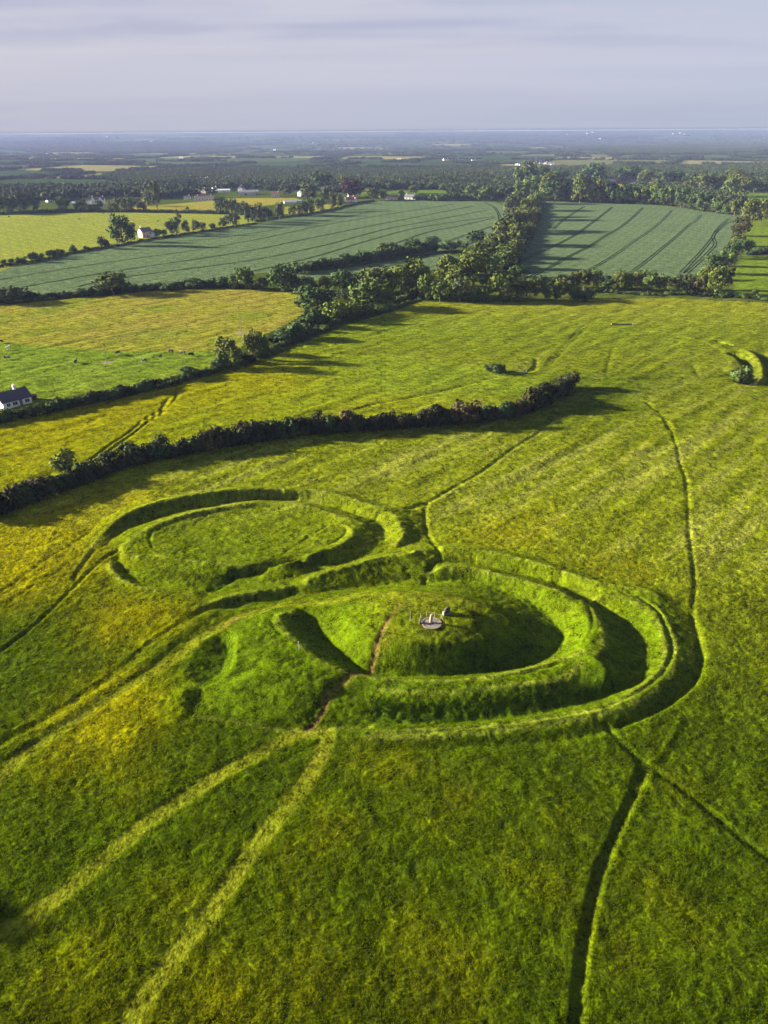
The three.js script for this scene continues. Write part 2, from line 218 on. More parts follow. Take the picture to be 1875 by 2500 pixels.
// mown grass paths
stroke([[-2.6,-105.1],[-7,-104.4],[-11.4,-104.2],[-18.1,-104.5],[-21.9,-103.1],[-25.9,-100.8],[-29.1,-97.5],[-31.3,-94.5],[-35.7,-87.7],[-40.1,-83.2],[-44,-78.3],[-47.4,-73.5],[-49.9,-69.7],[-51,-66.4],[-53.2,-63.1]], 1.15, -0.06, { mown: 1, edge: 0.012 });
stroke([[-8.6,-74.1],[-11.9,-74],[-13.8,-73.2],[-17.8,-69.8],[-22.2,-66.5],[-25.7,-63],[-29.2,-59.7],[-31.8,-56.3],[-34,-53.1],[-35.8,-50.8],[-37.5,-48.7],[-38.9,-47.1],[-40,-46.2],[-42.3,-44.9]], 1.2, -0.07, { mown: 1, edge: 0.012 });
stroke([[-8.2,-73.6],[-8.8,-70.4],[-10.2,-66.2],[-11.8,-62.9],[-13.4,-59.9],[-15,-57.3],[-16.5,-54.5],[-17.9,-51],[-19.4,-47.5],[-20.5,-45.7],[-21.7,-43.8],[-22.8,-41.6],[-23.7,-39.7],[-24.3,-37.9],[-24.6,-36.7],[-25,-35.2]], 1.25, -0.07, { mown: 1, edge: 0.012 });
stroke([[2.5,-99.2],[0.8,-96.1]], 0.5, -0.05, { mown: 0.9, bare: 0.35 });
stroke([[0.8,-96.1],[-.2,-93.8],[-1,-91.6],[-1.7,-89.6],[-2.4,-87.1],[-2.6,-86.1]], 0.4, -0.2, { bare: 1, steps: 0.1 });
stroke([[1.4,-93.8],[0.4,-91.1],[-.6,-89.6]], 0.7, 0, { mown: 0.9 });
stroke([[-2.6,-86.1],[-4.5,-85.5],[-6.3,-83.4],[-7.8,-81.5],[-8.9,-79.9]], 0.75, -0.08, { mown: 0.95, bare: 0.35 });
stroke([[-8.9,-79.9],[-9,-78.3],[-9.5,-76.9],[-10.4,-75.5],[-11.1,-74.8]], 0.45, -0.2, { bare: 1, steps: 0.05 });
stroke([[-9.8,-79.3],[-10.4,-77.9],[-11,-76.2]], 0.4, -0.2, { rank: 1 });
stroke([[-25.9,-100.8],[-27.8,-97.3]], 0.5, -0.03, { bare: 0.5, mown: 1 });
stroke([[6.9,-102.8],[8.1,-100.7],[9.9,-101.6],[11.6,-101.1]], 1.6, 0, { mown: 0.8 });
stroke([[-2.9,-104.3],[2.3,-101.4],[7.2,-99.6],[11.6,-101.3],[15.3,-100.5]], 2.8, 0, { mown: 0.55 });
stroke([[-7,-104.4],[-2.6,-104.4],[1.8,-103.2]], 2.2, 0, { mown: 0.6 });
// trodden grooves through the long grass
stroke([[17.7,-35.8],[18.4,-37.5],[19.8,-41.8],[21.8,-46.6],[24.1,-51.4],[26.7,-55.5],[29.7,-60],[32.8,-64.2],[34.5,-66.8]], 0.6, -0.4, { edge: 0.040, mown: 0.3 });
stroke([[34.5,-66.8],[37.2,-69.2],[40,-72.5],[42.8,-76.5]], 0.4, 0.12, {});
stroke([[33.9,-68],[33.5,-66.5],[31.5,-63.9]], 0.35, -0.25, {});
stroke([[31.6,-74.8],[34,-68.9],[37.3,-64.9],[40.8,-59.6],[42.9,-56],[45.3,-52.9]], 0.45, -0.3, { rank: 0.4 });
stroke([[80.7,-214],[83.9,-208.2],[83.3,-196.5],[79.5,-178.8],[75.7,-165.4],[72.7,-153.4],[66.5,-135.6],[62,-122.5],[58.7,-112.1],[53.9,-100.8],[52.6,-94.8],[51,-89.2]], 0.45, -0.22, { edge: 0.020 });
stroke([[51,-89.2],[47.4,-83.6],[40.3,-78],[33.3,-74.7]], 0.4, -0.25, {});
stroke([[64.3,-210.5],[53.4,-201.6],[43.2,-186.3],[32.8,-172.6],[24.3,-160.5],[16.9,-152.1],[10.3,-144.5],[4.7,-141],[1.6,-141.8]], 0.6, -0.25, { edge: 0.024 });
stroke([[10,-143.8],[9.2,-140.3],[9,-136.4],[9.2,-131.1],[9.9,-127.1],[11,-122.7],[10.8,-119.1],[9.4,-117.3],[8.1,-114.4],[7.5,-111.1]], 0.5, -0.3, {});
stroke([[-12.8,-122.7],[-16.6,-125.7],[-19.6,-121.4]], 0.3, -0.05, {});
stroke([[-20.6,-121.4],[-17.1,-126.2],[-13.4,-131.3],[-12,-133.4]], 0.35, -0.12, {});
stroke([[-8.2,-131.7],[-8,-129.4],[-9.5,-126.6],[-11,-125.1]], 0.3, -0.22, {});
stroke([[-49.2,-130],[-48.6,-127.1],[-47.1,-124.1]], 0.3, -0.25, {});
stroke([[-.8,-139.2],[-3,-135.2],[-5.1,-134.7]], 0.35, -0.3, {});
stroke([[33.9,-91.2],[38,-89.2],[41.2,-87.3],[44.6,-87.3]], 0.35, -0.22, {});
stroke([[35.9,-103.8],[35.6,-99.6],[34.7,-95.6],[32.6,-91.5]], 0.35, -0.2, {});
stroke([[13.7,-83.4],[19.8,-84.3],[24.5,-85.8],[27.4,-86.9]], 0.4, -0.22, {});
stroke([[-2.4,-73.4],[4.4,-73.4],[12.3,-74.3],[21.8,-75.7],[29.1,-77.1],[33.2,-78.3],[38.3,-81.1],[42,-84.1],[45.6,-88.7],[47,-92.3],[47.7,-96.8],[47.6,-101.6],[45.8,-105.2]], 0.35, -0.28, { edge: 0.024 });
stroke([[-19.3,-100.5],[-19.2,-97.7],[-17.3,-94.4]], 0.3, -0.22, {});
stroke([[-54.2,-124],[-56.1,-120.9],[-57.3,-116],[-58.5,-109.3],[-59.7,-103.1],[-61,-98.2],[-62.3,-94.5],[-63.4,-92.4],[-64.5,-89.8]], 0.45, -0.24, { edge: 0.024 });
stroke([[-18.3,-106.4],[-22.7,-105.3],[-27.4,-104.6],[-32.1,-103.6],[-34.1,-101],[-37,-97.2],[-39.3,-93.6],[-41.8,-88.4],[-43.7,-84.9],[-46.7,-80.6],[-50.3,-76.1],[-53.8,-72.2],[-55.1,-70.6]], 0.7, -0.14, { edge: 0.040 });
stroke([[-29.4,-105.4],[-32.5,-99.6],[-35.5,-94.6],[-38.2,-89.6],[-42,-83.3],[-45.8,-78.3],[-49.4,-74],[-52.8,-70.2]], 1.1, 0.2, {});
stroke([[-71.4,-109.4],[-69.4,-115.2],[-67.2,-121.5],[-64.5,-127.3],[-62.4,-133]], 0.5, -0.12, { edge: 0.024 });
stroke([[-69.9,-106.3],[-67.2,-112.2],[-64,-118.2],[-62.6,-126.3],[-61,-135.1],[-57.6,-141.4]], 1.0, 0.12, {});
stroke([[-59.2,-113.4],[-59.6,-116.9],[-59.3,-124.3]], 0.5, -0.3, {});
stroke([[-46.7,-112.4],[-42.4,-110.7],[-36.6,-109.7],[-33.4,-109.4],[-30.5,-111.2]], 0.4, -0.2, {});
stroke([[-28.6,-116],[-30.7,-112.2],[-32.2,-110.6]], 0.9, -0.3, { rank: 1 });
// rank growth in ditches and on the steep faces
stroke([[-58.5,-130.8],[-57,-134.3],[-54.5,-138.4],[-51.1,-141.9],[-45.2,-145.1],[-39.9,-147],[-35,-148.4],[-29.3,-149]], 1.4, 0.0, { rank: 0.6 });
stroke([[-27,-93.9],[-25.4,-90.5],[-25.9,-86.7],[-27.3,-84.9]], 1.3, 0, { rank: 0.5 });
stroke([[-28.9,-82.4],[-28.4,-80.2],[-28.6,-78.2]], 0.9, 0, { rank: 0.4 });
stroke([[-17.8,-118.3],[-14.5,-119.4],[-12.2,-121]], 1.2, 0.1, { rank: 1 });
stroke([[-13.8,-111.6],[-9.8,-113.7],[-6,-115.2],[-2.7,-116.2]], 0.8, 0, { rank: 0.4 });
stroke([[-.3,-78.6],[4.6,-77.8],[11.7,-78.5],[19,-79.7],[26.5,-81.2]], 2.0, 0, { rank: 0.9 });
stroke([[33,-84.8],[30.1,-81.1]], 1.6, 0, { rank: 0.7 });
stroke([[14,-89],[18.8,-90.2],[22.6,-91.9]], 2.4, 0, { rank: 0.7 });
// the hill field beyond: old boundary, tracks, a second ringed earthwork at the right edge
stroke([[-17.9,-268.9],[-1.3,-267.4],[10.3,-261.9],[21.5,-257.6],[32.3,-252.5],[37.6,-249.5]], 1.4, -0.5, { edge: 0.080 });
stroke([[-9.7,-206.2],[-1.2,-211.6],[8.7,-217.3],[19,-223.2],[29.9,-231],[45.3,-242.8],[49.9,-244.5],[54.5,-248.1]], 0.6, -0.4, { edge: 0.060 });
stroke([[58.6,-250.9],[67.6,-270.1],[76.5,-288.1],[85.3,-305.6],[94.9,-319.5],[105.2,-331.5],[118.3,-346.3]], 0.5, -0.3, {});
stroke([[59.5,-249.9],[68.3,-267.9],[77.2,-285.7],[85.9,-302.9],[95,-317.1]], 0.5, -0.3, {});
stroke([[57.3,-259.8],[54.6,-249.1],[50.2,-242.7],[45.3,-242.8]], 0.8, -0.4, {});
stroke([[90.7,-276.1],[84.1,-259.2],[78.3,-242.1]], 0.5, -0.28, {});
stroke([[99.7,-262.9],[90.7,-251.1],[82.5,-240.2]], 0.5, -0.2, {});
stroke([[109.4,-302.3],[115.9,-298.3],[123.2,-291.8],[128.8,-282.1],[132,-270.7],[131.3,-262.2],[127.5,-252.2],[122.3,-242.9]], 1.8, 0.3, {});
stroke([[66.6,-234.4],[80.4,-233.3],[91.5,-235.1],[102.4,-235.9],[112.9,-235.7],[120.4,-238.5]], 1.1, -0.5, { edge: 0.080 });
stroke([[132.8,-264.2],[133.8,-260.1],[133,-252.1],[129.9,-242.8],[124,-232.4]], 2.2, -1.5, { rank: 0.7 });
stroke([[137.9,-270.5],[139.2,-263],[137.3,-253.9],[133.7,-246.4],[130.9,-242.7]], 1.4, 0.6, {});
stroke([[143.3,-261.9],[138.6,-246.2],[132.1,-233.9],[125.6,-229],[121.6,-231.6]], 2.4, -1.3, { rank: 0.6 });
stroke([[134.2,-283.1],[137.2,-277.2]], 0.8, -0.7, {});
stroke([[112.3,-250.6],[109.1,-239.6]], 0.7, -0.3, {});
stroke([[82.2,-211.4],[83.1,-203.1],[82.3,-195.3],[81,-188]], 0.5, -0.35, {});
stroke([[82.7,-196.6],[90.2,-197.1],[97,-193.8],[105.1,-194.9],[111,-192.3]], 2.0, 0.35, {});
stroke([[-76.5,-170],[-74.6,-179.8],[-72.6,-188.6],[-70.9,-199.6],[-68.7,-208.6],[-68.3,-218.2],[-67.2,-226]], 0.4, -0.4, {});
stroke([[-74.9,-170],[-72.9,-179.2],[-71.1,-187.6],[-69.2,-198.2],[-67.3,-207],[-66.8,-216.5],[-66,-225.9]], 0.4, -0.4, {});
stroke([[-96.5,-162.3],[-92.1,-162.3],[-87.6,-161.9]], 0.8, -0.4, {});
stroke([[-31.7,-276.9],[-31.9,-284.9],[-29.7,-288.4],[-20.9,-298],[-8.1,-308.1],[5.5,-326.5],[13,-337.4],[32.1,-350.5],[63.8,-356.8]], 0.5, -0.3, {});
stroke([[-21.5,-278.9],[-22,-285.8],[-19.3,-293],[-13.2,-300.3]], 0.5, -0.3, {});
for (const [name, w] of [['ring_outer_crest', 0.55], ['ring_inner_crest', 0.5], ['ring_front_crest', 0.35], ['ring_front_outer', 0.45], ['shared_crest', 0.4], ['north_crest', 0.4], ['far_crest', 0.4], ['inner_far_crest', 0.45], ['inner_left_crest', 0.4], ['terrace_edge', 0.45], ['outer_crest', 0.5], ['outer_shoulder', 0.4], ['inner_right_edge', 0.6], ['horn_crest', 0.4], ['bulge_foot', 0.3]]) stroke(survey[name].map((q) => [q[0], q[1]]), w, 0, { pale: 1, wob: 0.5 });
const featAt = (a, x, z) => bil(a, FW, FH, (x - FX0) / FC, (z - FZ0) / FC);
const STREAK = 0.8;
function ground(x, z) {
  const d = -z; let h = macro(x, z);
  if (d < 700) {
    const q = 1 - S(420, 700, d);
    h += bil(dem, DW, DH, (x - DX0) / DC, (z - DZ0) / DC) + featAt(fH, x, z);
    const calm = 1 - 0.8 * featAt(fMown, x, z);
    h += q * calm * ((vn(x * 0.55, z * 0.55) - 0.5) * 0.09 + (vn(x * 2.6 + 2, z * 2.6) - 0.5) * 0.1 * (1 - S(120, 200, d)) + (vn(x * 1.25 + 7, z * 1.25) - 0.5) * 0.15 + (vn(x * 0.16 + 3, z * 0.16) - 0.5) * 0.3);
    const u = x * Math.cos(STREAK) - z * Math.sin(STREAK), v = x * Math.sin(STREAK) + z * Math.cos(STREAK);
    h += q * calm * 0.42 * S(126, 150, d - Math.max(0, -x * 0.1)) * (vn(u * 0.05, v * 0.32) - 0.5);
    h += featAt(fRank, x, z) * (vn(x * 1.4, z * 1.4) - 0.3) * 0.3;
  }
  return h;
}

// ---------------------------------------------------------------- fields
const FIELDS = [
  { name: 'barley_field', label: 'large blue-green cereal field with curved tramlines left of the tree-lined lane', poly: [[-253,-450],[-247,-472],[-251,-508],[-242,-538],[-240,-575],[-230,-608],[-224,-630],[-203,-674],[-187,-718],[-166,-757],[-133,-805],[-109,-875],[-78,-937],[-44,-1016],[-12,-1078],[18,-1088],[94,-1082],[153,-1054],[158,-994],[137,-821],[118,-741],[89,-654],[62,-601],[43,-575],[21,-555],[-2,-536],[-23,-505],[-42,-478],[-56,-468],[-70,-465],[-79,-462],[-78,-422.2],[-94.2,-415.1],[-110.7,-410.8],[-134,-402.2],[-148.8,-395.9],[-164.1,-387.6],[-177.7,-375.4],[-193.2,-366.1],[-206.1,-360.9]] },
  { name: 'barley_field', label: 'narrow blue-green crop strip between the clipped hedge and the lane trees', poly: [[-53,-454],[-50,-464],[-32,-474],[-2,-513],[20,-530],[45,-569],[57,-542],[44,-489],[7.3,-434.4],[-19.6,-424],[-52.2,-437.7]] },
  { name: 'barley_field', label: 'blue-green cereal field with five dark double tramlines right of the lane', poly: [[219,-1059],[279,-1040],[347,-993],[371,-903],[392,-828],[330,-710],[275,-597],[226,-513],[201,-460],[172.3,-422.7],[135.3,-418],[100.4,-419],[68.8,-420],[87,-512],[128,-663],[167,-817]] },
  { name: 'pasture', label: 'pale yellow-green grazing field at far left with tiny scattered cattle', poly: [[-470,-872],[-453,-889],[-395,-904],[-349,-926],[-274,-922],[-196,-906],[-158,-894],[-137,-830],[-133,-805],[-166,-757],[-187,-718],[-203,-674],[-224,-630],[-230,-608],[-240,-575],[-242,-538],[-251,-508],[-247,-472],[-253,-450]] },
  { name: 'hay_field', label: 'golden hay field between the village gardens and the thin dark hedge', poly: [[-380,-1071],[-350,-1145],[-308,-1014],[-256,-1090],[-227,-1145],[-187,-1149],[-128,-1139],[-114,-1105],[-139,-1041],[-165,-1007],[-182,-929],[-218,-924],[-286,-932],[-359,-1004]] },
  { name: 'hay_field', label: 'small golden garden plot beside the dark red tree', poly: [[-78,-1036],[-50,-1020],[-58,-969],[-81,-923],[-117,-913],[-126,-1001]] },
  { name: 'hay_field', label: 'narrow pale yellow field on the wooded ridge above the left crop', poly: [[124,-1484],[213,-1445],[198,-1343],[116,-1383]] },
  { name: 'pasture', label: 'thin green field behind the row of white cottages', poly: [[-34,-1272],[22,-1308],[108,-1287],[100,-1190],[20,-1217],[-30,-1178]] },
  { name: 'hay_field', label: 'straw-coloured patch in front of the farm sheds', poly: [[346,-1439],[399,-1481],[461,-1452],[426,-1330],[359,-1327],[325,-1338]] },
  { name: 'pasture', label: 'rough khaki grassland with rush clumps left of the lane', poly: [[-203.1,-355.1],[-195.4,-361.1],[-176.2,-372],[-155.2,-381.4],[-132.1,-395.8],[-93.1,-409.8],[-69.8,-403.3],[-44.6,-390],[-36.3,-345.8],[-39.8,-323.4],[-48.5,-301.3],[-55.6,-289.1],[-55.5,-274.1],[-70.9,-273.2],[-94.8,-272.7],[-114.2,-276.5],[-141.7,-284],[-156,-287.9],[-160.4,-289.2],[-170.7,-292.2]] },
  { name: 'pasture', label: 'bright green cow pasture behind the bungalow', poly: [[-170.7,-292.2],[-160.4,-289.2],[-156,-287.9],[-141.7,-284],[-114.2,-276.5],[-94.8,-272.7],[-70.9,-273.2],[-55.5,-274.1],[-55.4,-254.5],[-60.7,-249.8],[-69.9,-240],[-76.9,-232.4],[-91.3,-227],[-99.8,-222.5],[-106.8,-215.2],[-119.2,-204.3],[-123.1,-199.1]] },
  { name: 'buttercup_meadow', label: 'yellow buttercup meadow between the two long dark hedges', poly: [[-119.2,-191.6],[-114.4,-191.8],[-101.1,-205.4],[-88.6,-215],[-75.4,-226.7],[-66.6,-237.6],[-46.3,-253.3],[-37.4,-273.7],[-32.7,-274.7],[-19.1,-268.9],[-1.3,-267],[21.5,-257],[34.8,-249.5],[45.3,-242.8],[50.4,-240.9],[60,-228.7],[57.2,-219.8],[40.6,-201.8],[14.6,-189.8],[-20.7,-183],[-38.5,-178.6],[-65.3,-159.8],[-78,-144.3],[-86.2,-134.3],[-90.3,-129.9]] },
  { name: 'pasture', label: 'bright green field with long tree shadows at the right edge', poly: [[376,-782],[453,-817],[208.2,-356.5],[185.3,-373],[184.3,-381.7],[209.5,-440.4],[265,-547]] },
  { name: 'pasture', label: 'dark shaded field at the right edge beyond the tree belt', poly: [[562,-1195],[654,-1198],[531,-966],[467,-977]] },
  { name: 'hill_meadow', label: 'broad green hilltop meadow with the grassed ring earthworks', poly: null },
  { name: 'farmland', label: 'hazy lowland of small fields reaching to the horizon', poly: null },
];
const HILL = [[-260, 30], [320, 30], ...[[230,-342.1],[189.3,-355.3],[143.7,-367.6],[103.7,-364.1],[64.1,-359.1],[33,-360.8],[17.7,-362.1],[5.8,-340.9],[-15.1,-316.2],[-35,-279.2],[-46.3,-253.3],[-66.7,-238],[-75.5,-227],[-101.3,-205.8],[-114.6,-192.1]], [-260, -175]];
function inside(p, x, z) { let c = false; for (let i = 0, j = p.length - 1; i < p.length; j = i++) { const a = p[i], b = p[j]; if ((a[1] > z) !== (b[1] > z) && x < (b[0] - a[0]) * (z - a[1]) / (b[1] - a[1]) + a[0]) c = !c; } return c; }
for (const f of FIELDS) if (f.poly) f.box = [Math.min(...f.poly.map((p) => p[0])), Math.max(...f.poly.map((p) => p[0])), Math.min(...f.poly.map((p) => p[1])), Math.max(...f.poly.map((p) => p[1]))];
function fieldAt(x, z) {
  for (let i = 0; i < FIELDS.length - 2; i++) { const b = FIELDS[i].box; if (x > b[0] && x < b[1] && z > b[2] && z < b[3] && inside(FIELDS[i].poly, x, z)) return i; }
  return inside(HILL, x, z) ? FIELDS.length - 2 : FIELDS.length - 1;
}
// far patchwork: a skewed lattice of fields with hedges along its lines
function patch(x, z) {
  const u = (x * 0.94 + z * 0.34) + 160 * (fbm(x / 900, z / 900, 2) - 0.5), v = (z * 0.94 - x * 0.34) + 160 * (fbm(x / 800 + 9, z / 800 + 2, 2) - 0.5);
  const su = 420, sv = 360, row = Math.floor(v / sv), uu = u / su + hash(row, 7) * 0.8, col = Math.floor(uu);
  const fu = uu - col, fv = v / sv - row;
  return { r: hash(col * 3 + 1, row * 5 + 2), edge: Math.min(Math.min(fu, 1 - fu) * su, Math.min(fv, 1 - fv) * sv) };
}
const woody = (x, z) => fbm(x / 1500 + 11, z / 900 + 5, 3);
const G = {
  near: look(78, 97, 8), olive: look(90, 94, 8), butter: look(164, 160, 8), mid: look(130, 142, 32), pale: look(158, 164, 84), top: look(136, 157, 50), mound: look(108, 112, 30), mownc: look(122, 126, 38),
  soil: look(140, 112, 88), rank: look(56, 80, 16), lush: look(94, 118, 14), khaki: look(164, 164, 76), khaki2: look(168, 160, 88), cow: look(124, 152, 50), far: look(160, 176, 92), crop: look(112, 136, 128), crop2: look(124, 146, 136), hay: look(182, 172, 92),
};
const blobs = [                                              // where flowers or lush growth tint the meadow: x, z, radius, colour, strength
  ...[[-69.4,-115.2],[-76.4,-126.4],[-69,-139.2],[-70.6,-133.6],[-63.1,-151.4],[-57.8,-149.4],[-46.8,-101.5],[-43.8,-103],[-40.5,-100.7],[-40,-80.6],[-40.7,-76],[-41.4,-74.1]].map((p) => [...p, 9, G.butter, 0.45]),
  ...[[-32.1,-64.7],[-39.3,-75.4],[-26.1,-49.9],[-20.7,-49.1],[-34.1,-42.7],[-17.8,-38.2],[-3.5,-69.1],[-5.1,-56.9],[-7.5,-59.2],[-11.2,-53.3],[-9.2,-46.7],[-7.4,-40.7],[-14.9,-39.6],[-30,-43.8]].map((p) => [...p, 4, G.butter, 0.16]),
  ...[[1.7,-66.4],[9.7,-63.3],[6.7,-59.5],[21.8,-59.1],[19,-50.3],[7.6,-42.5],[29.4,-50.2],[37.3,-64.2],[3,-68.3],[14.9,-53.8],[23.8,-43.6],[33.2,-46],[2.8,-46.2]].map((p) => [...p, 4, G.butter, 0.14]),
  ...[[25.5,-131.9],[29.1,-128.8],[22,-128.9],[34.6,-136.1],[39.1,-116.5],[47.2,-115.6]].map((p) => [...p, 7, G.butter, 0.3]),
  ...[[-100.8,-181.5],[-95.5,-191.7],[-88.5,-200],[-77.9,-207.2],[-70.3,-218.3],[-108.8,-194.7],[-82.6,-213.6],[-57.1,-221.4],[-54.7,-237.8],[-43.6,-243.5],[-37.4,-233.6],[-91.8,-166.5]].map((p) => [...p, 17, G.butter, 0.6]),
  ...[[-28.3,-90.1],[-24,-85.9],[-15.8,-85.8],[-21.7,-99.1],[-9,-100.4],[-4.5,-94.9],[-11.9,-84.6],[-20.5,-78.8],[-39.7,-110.7],[-46.9,-113.2],[-52,-130.2]].map((p) => [...p, 7, G.lush, 0.55]),
  ...[[10.7,-112.7],[19.7,-111.7],[28,-107.7],[25.5,-119.3],[36.2,-114],[41.7,-97.5],[45.1,-95.5],[45.8,-103.7],[31.6,-98.3],[31.9,-94.3],[8.6,-83.4],[19.8,-84.4],[31.5,-86.5],[42.7,-88.1],[-.3,-80.4]].map((p) => [...p, 6, G.lush, 0.55]),
  ...[[66.3,-219.1],[75,-223.6],[65,-230.3],[68.4,-208.9],[52.7,-202.3],[42.7,-198.6],[80.4,-233.3],[96,-233]].map((p) => [...p, 16, G.lush, 0.45]),
];
const blobGrid = new Map();
for (const b of blobs) { const R = b[2] * 1.8; for (let i = Math.floor((b[0] - R) / 20); i <= Math.floor((b[0] + R) / 20); i++) for (let j = Math.floor((b[1] - R) / 20); j <= Math.floor((b[1] + R) / 20); j++) { const k = i + ',' + j; if (!blobGrid.has(k)) blobGrid.set(k, []); blobGrid.get(k).push(b); } }
function tint(x, z, f) {                                     // base colour of the ground cover (linear)
  const d = -z, n1 = fbm(x / 34 + 2, z / 34 + 7, 3), n2 = vn(x / 4.3 + 5, z / 4.3), n3 = vn(x / 1.1, z / 1.1), F = FIELDS[f];
  let c;
  if (F.name === 'barley_field') c = mix3(G.crop, G.crop2, clamp(n1 * 0.9 + 0.5 * (vn(x / 13, z / 90) - 0.5)));
  else if (F.name === 'hay_field') c = mix3(G.hay, G.far, S(0.45, 0.75, n1) * 0.6);
  else if (F.name === 'buttercup_meadow') c = mix3(mix3(G.top, look(146, 158, 14), S(40, -90, x + (d - 230) * 0.25)), G.butter, 0.30 * S(0.5, 0.75, n1) + 0.1 * n2);
  else if (f === 3) c = mix3(G.far, look(178, 182, 92), n1);
  else if (f === 9) c = mix3(mix3(G.khaki, G.khaki2, S(0.4, 0.7, n1)), G.cow, 0.5 * S(0.55, 0.75, fbm(x / 22, z / 22 + 30, 2)));
  else if (f === 10) c = mix3(G.cow, G.far, 0.25 * n1 + 0.2 * n2);
  else if (f === 12) c = mix3(G.cow, G.far, 0.3 * n1);
  else if (F.name === 'pasture') c = mix3(G.cow, look(104, 140, 70), n1);
  else if (F.name === 'hill_meadow') {
    c = mix3(G.near, G.olive, 0.7 * S(0.38, 0.68, n1));
    c = mix3(c, G.mid, S(78, 150, d + x * 0.3));  // nearer meadow darker, painting the self-shade of grass seen from above
    c = mix3(c, mix3(G.butter, G.olive, 0.12), 0.85 * S(-38, -85, x + (d - 130) * 0.5) * S(95, 125, d));
    const u = x * Math.cos(STREAK) - z * Math.sin(STREAK), v = x * Math.sin(STREAK) + z * Math.cos(STREAK);
    const st = S(0.46, 0.72, fbm(u / 24, v / 2.2, 2)) * S(128, 150, d + (x > 10 ? x * 0.35 : 0)) * S(300, 215, d);
    c = mix3(c, G.pale, 0.7 * st);
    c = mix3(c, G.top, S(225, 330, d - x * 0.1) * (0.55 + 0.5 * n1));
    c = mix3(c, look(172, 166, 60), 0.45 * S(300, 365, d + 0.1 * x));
    const b = bil(dem, DW, DH, (x - DX0) / DC, (z - DZ0) / DC);
    c = mix3(c, G.lush, 0.35 * S(0.05, 0.4, Math.abs(b)));
    c = mix3(c, G.mound, 0.45 * S(1.6, 3.4, b));
  } else {
    const p = patch(x, z), w = woody(x, z);
    c = p.r < 0.55 ? look(70, 94, 70) : p.r < 0.85 ? look(90, 110, 80) : p.r < 0.92 ? look(128, 134, 104) : look(166, 162, 134);
    c = mix3(c, look(60, 76, 46), Math.max(S(22, 8, p.edge), S(0.535, 0.565, w)));
    c = mix3(c, look(58, 76, 48), 0.75 * S(5000, 8000, d));
    if (d < 1300) c = mix3(c, look(96, 112, 46), 0.75);
  }
  if (d < 420) {
    const list = blobGrid.get(Math.floor(x / 20) + ',' + Math.floor(z / 20));
    if (list) for (const [bx, bz, R, bc, k] of list) { const r = Math.hypot(x - bx, z - bz) / R; if (r < 1.8) c = mix3(c, bc, k * Math.exp(-r * r * 1.4) * (0.4 + 0.9 * vn(x / 1.7 + 31, z / 1.7))); }
    const m = featAt(fMown, x, z), s = featAt(fBare, x, z), r = featAt(fRank, x, z);
    if (m) c = mix3(c, mix3(G.mownc, G.lush, 0.3 * n2), 0.85 * m);
    if (r) c = mix3(c, G.rank, 0.8 * r);
    const pl = featAt(fPale, x, z); if (pl) c = mix3(c, G.pale, 0.36 * pl * (0.5 + 0.8 * n3));
    if (s) c = mix3(c, mix3(G.soil, look(96, 76, 58), n3), s);
  }
  const calm = d < 420 ? featAt(fMown, x, z) : 0, k = mix(0.74 + 0.12 * n2 + 0.22 * n3 + 0.2 * vn(x / 0.42 + 9, z / 0.42), 1, 0.75 * calm) * (F.name === 'hill_meadow' ? 1 + 0.42 * (1 - S(90, 220, d)) : 1);  // near meadow colour lightened to offset the shade among its tufts
  return [c[0] * k, c[1] * k, c[2] * k];
}

// ---------------------------------------------------------------- the ground as one sheet, finer where the place is seen from close by
function tileNoise(N, octaves, fn) {
  const a = new Float32Array(N * N);
  for (const [cells, amp] of octaves) for (let j = 0; j < N; j++) for (let i = 0; i < N; i++) {
    const x = i / N * cells, z = j / N * cells, ix = Math.floor(x), iz = Math.floor(z); let u = x - ix, v = z - iz; u = u * u * (3 - 2 * u); v = v * v * (3 - 2 * v);
    const q = (p, r) => hash(((p % cells) + cells) % cells + cells * 77, ((r % cells) + cells) % cells);
    a[j * N + i] += amp * (mix(mix(q(ix, iz), q(ix + 1, iz), u), mix(q(ix, iz + 1), q(ix + 1, iz + 1), u), v) - 0.5);
  }
  const data = new Uint8Array(N * N * 4);
  for (let k = 0; k < N * N; k++) { const c = fn(a[k]); for (let q = 0; q < 3; q++) data[k * 4 + q] = clamp(c[q]) * 255; data[k * 4 + 3] = 255; }
  const t = new THREE.DataTexture(data, N, N, THREE.RGBAFormat); t.wrapS = t.wrapT = THREE.RepeatWrapping; t.magFilter = THREE.LinearFilter; t.needsUpdate = true; return t;
}
const swardMap = tileNoise(512, [[9, 0.5], [23, 0.6], [61, 0.7], [150, 0.5]], (a) => { const k = 0.62 + a * 0.8; return [k, k * 0.98, k * 0.86]; });
swardMap.repeat.set(1 / 17, 1 / 17);
const swardBump = tileNoise(512, [[13, 0.5], [37, 0.6], [90, 0.5], [190, 0.3]], (a) => { const k = 0.5 + a * 0.7; return [k, k, k]; });
swardBump.repeat.set(1 / 14.3, 1 / 14.3);
const groundMat = new THREE.MeshStandardMaterial({ vertexColors: true, map: swardMap, bumpMap: swardBump, bumpScale: 0.13, roughness: 0.95 });
groundMat.specularIntensity = 0;
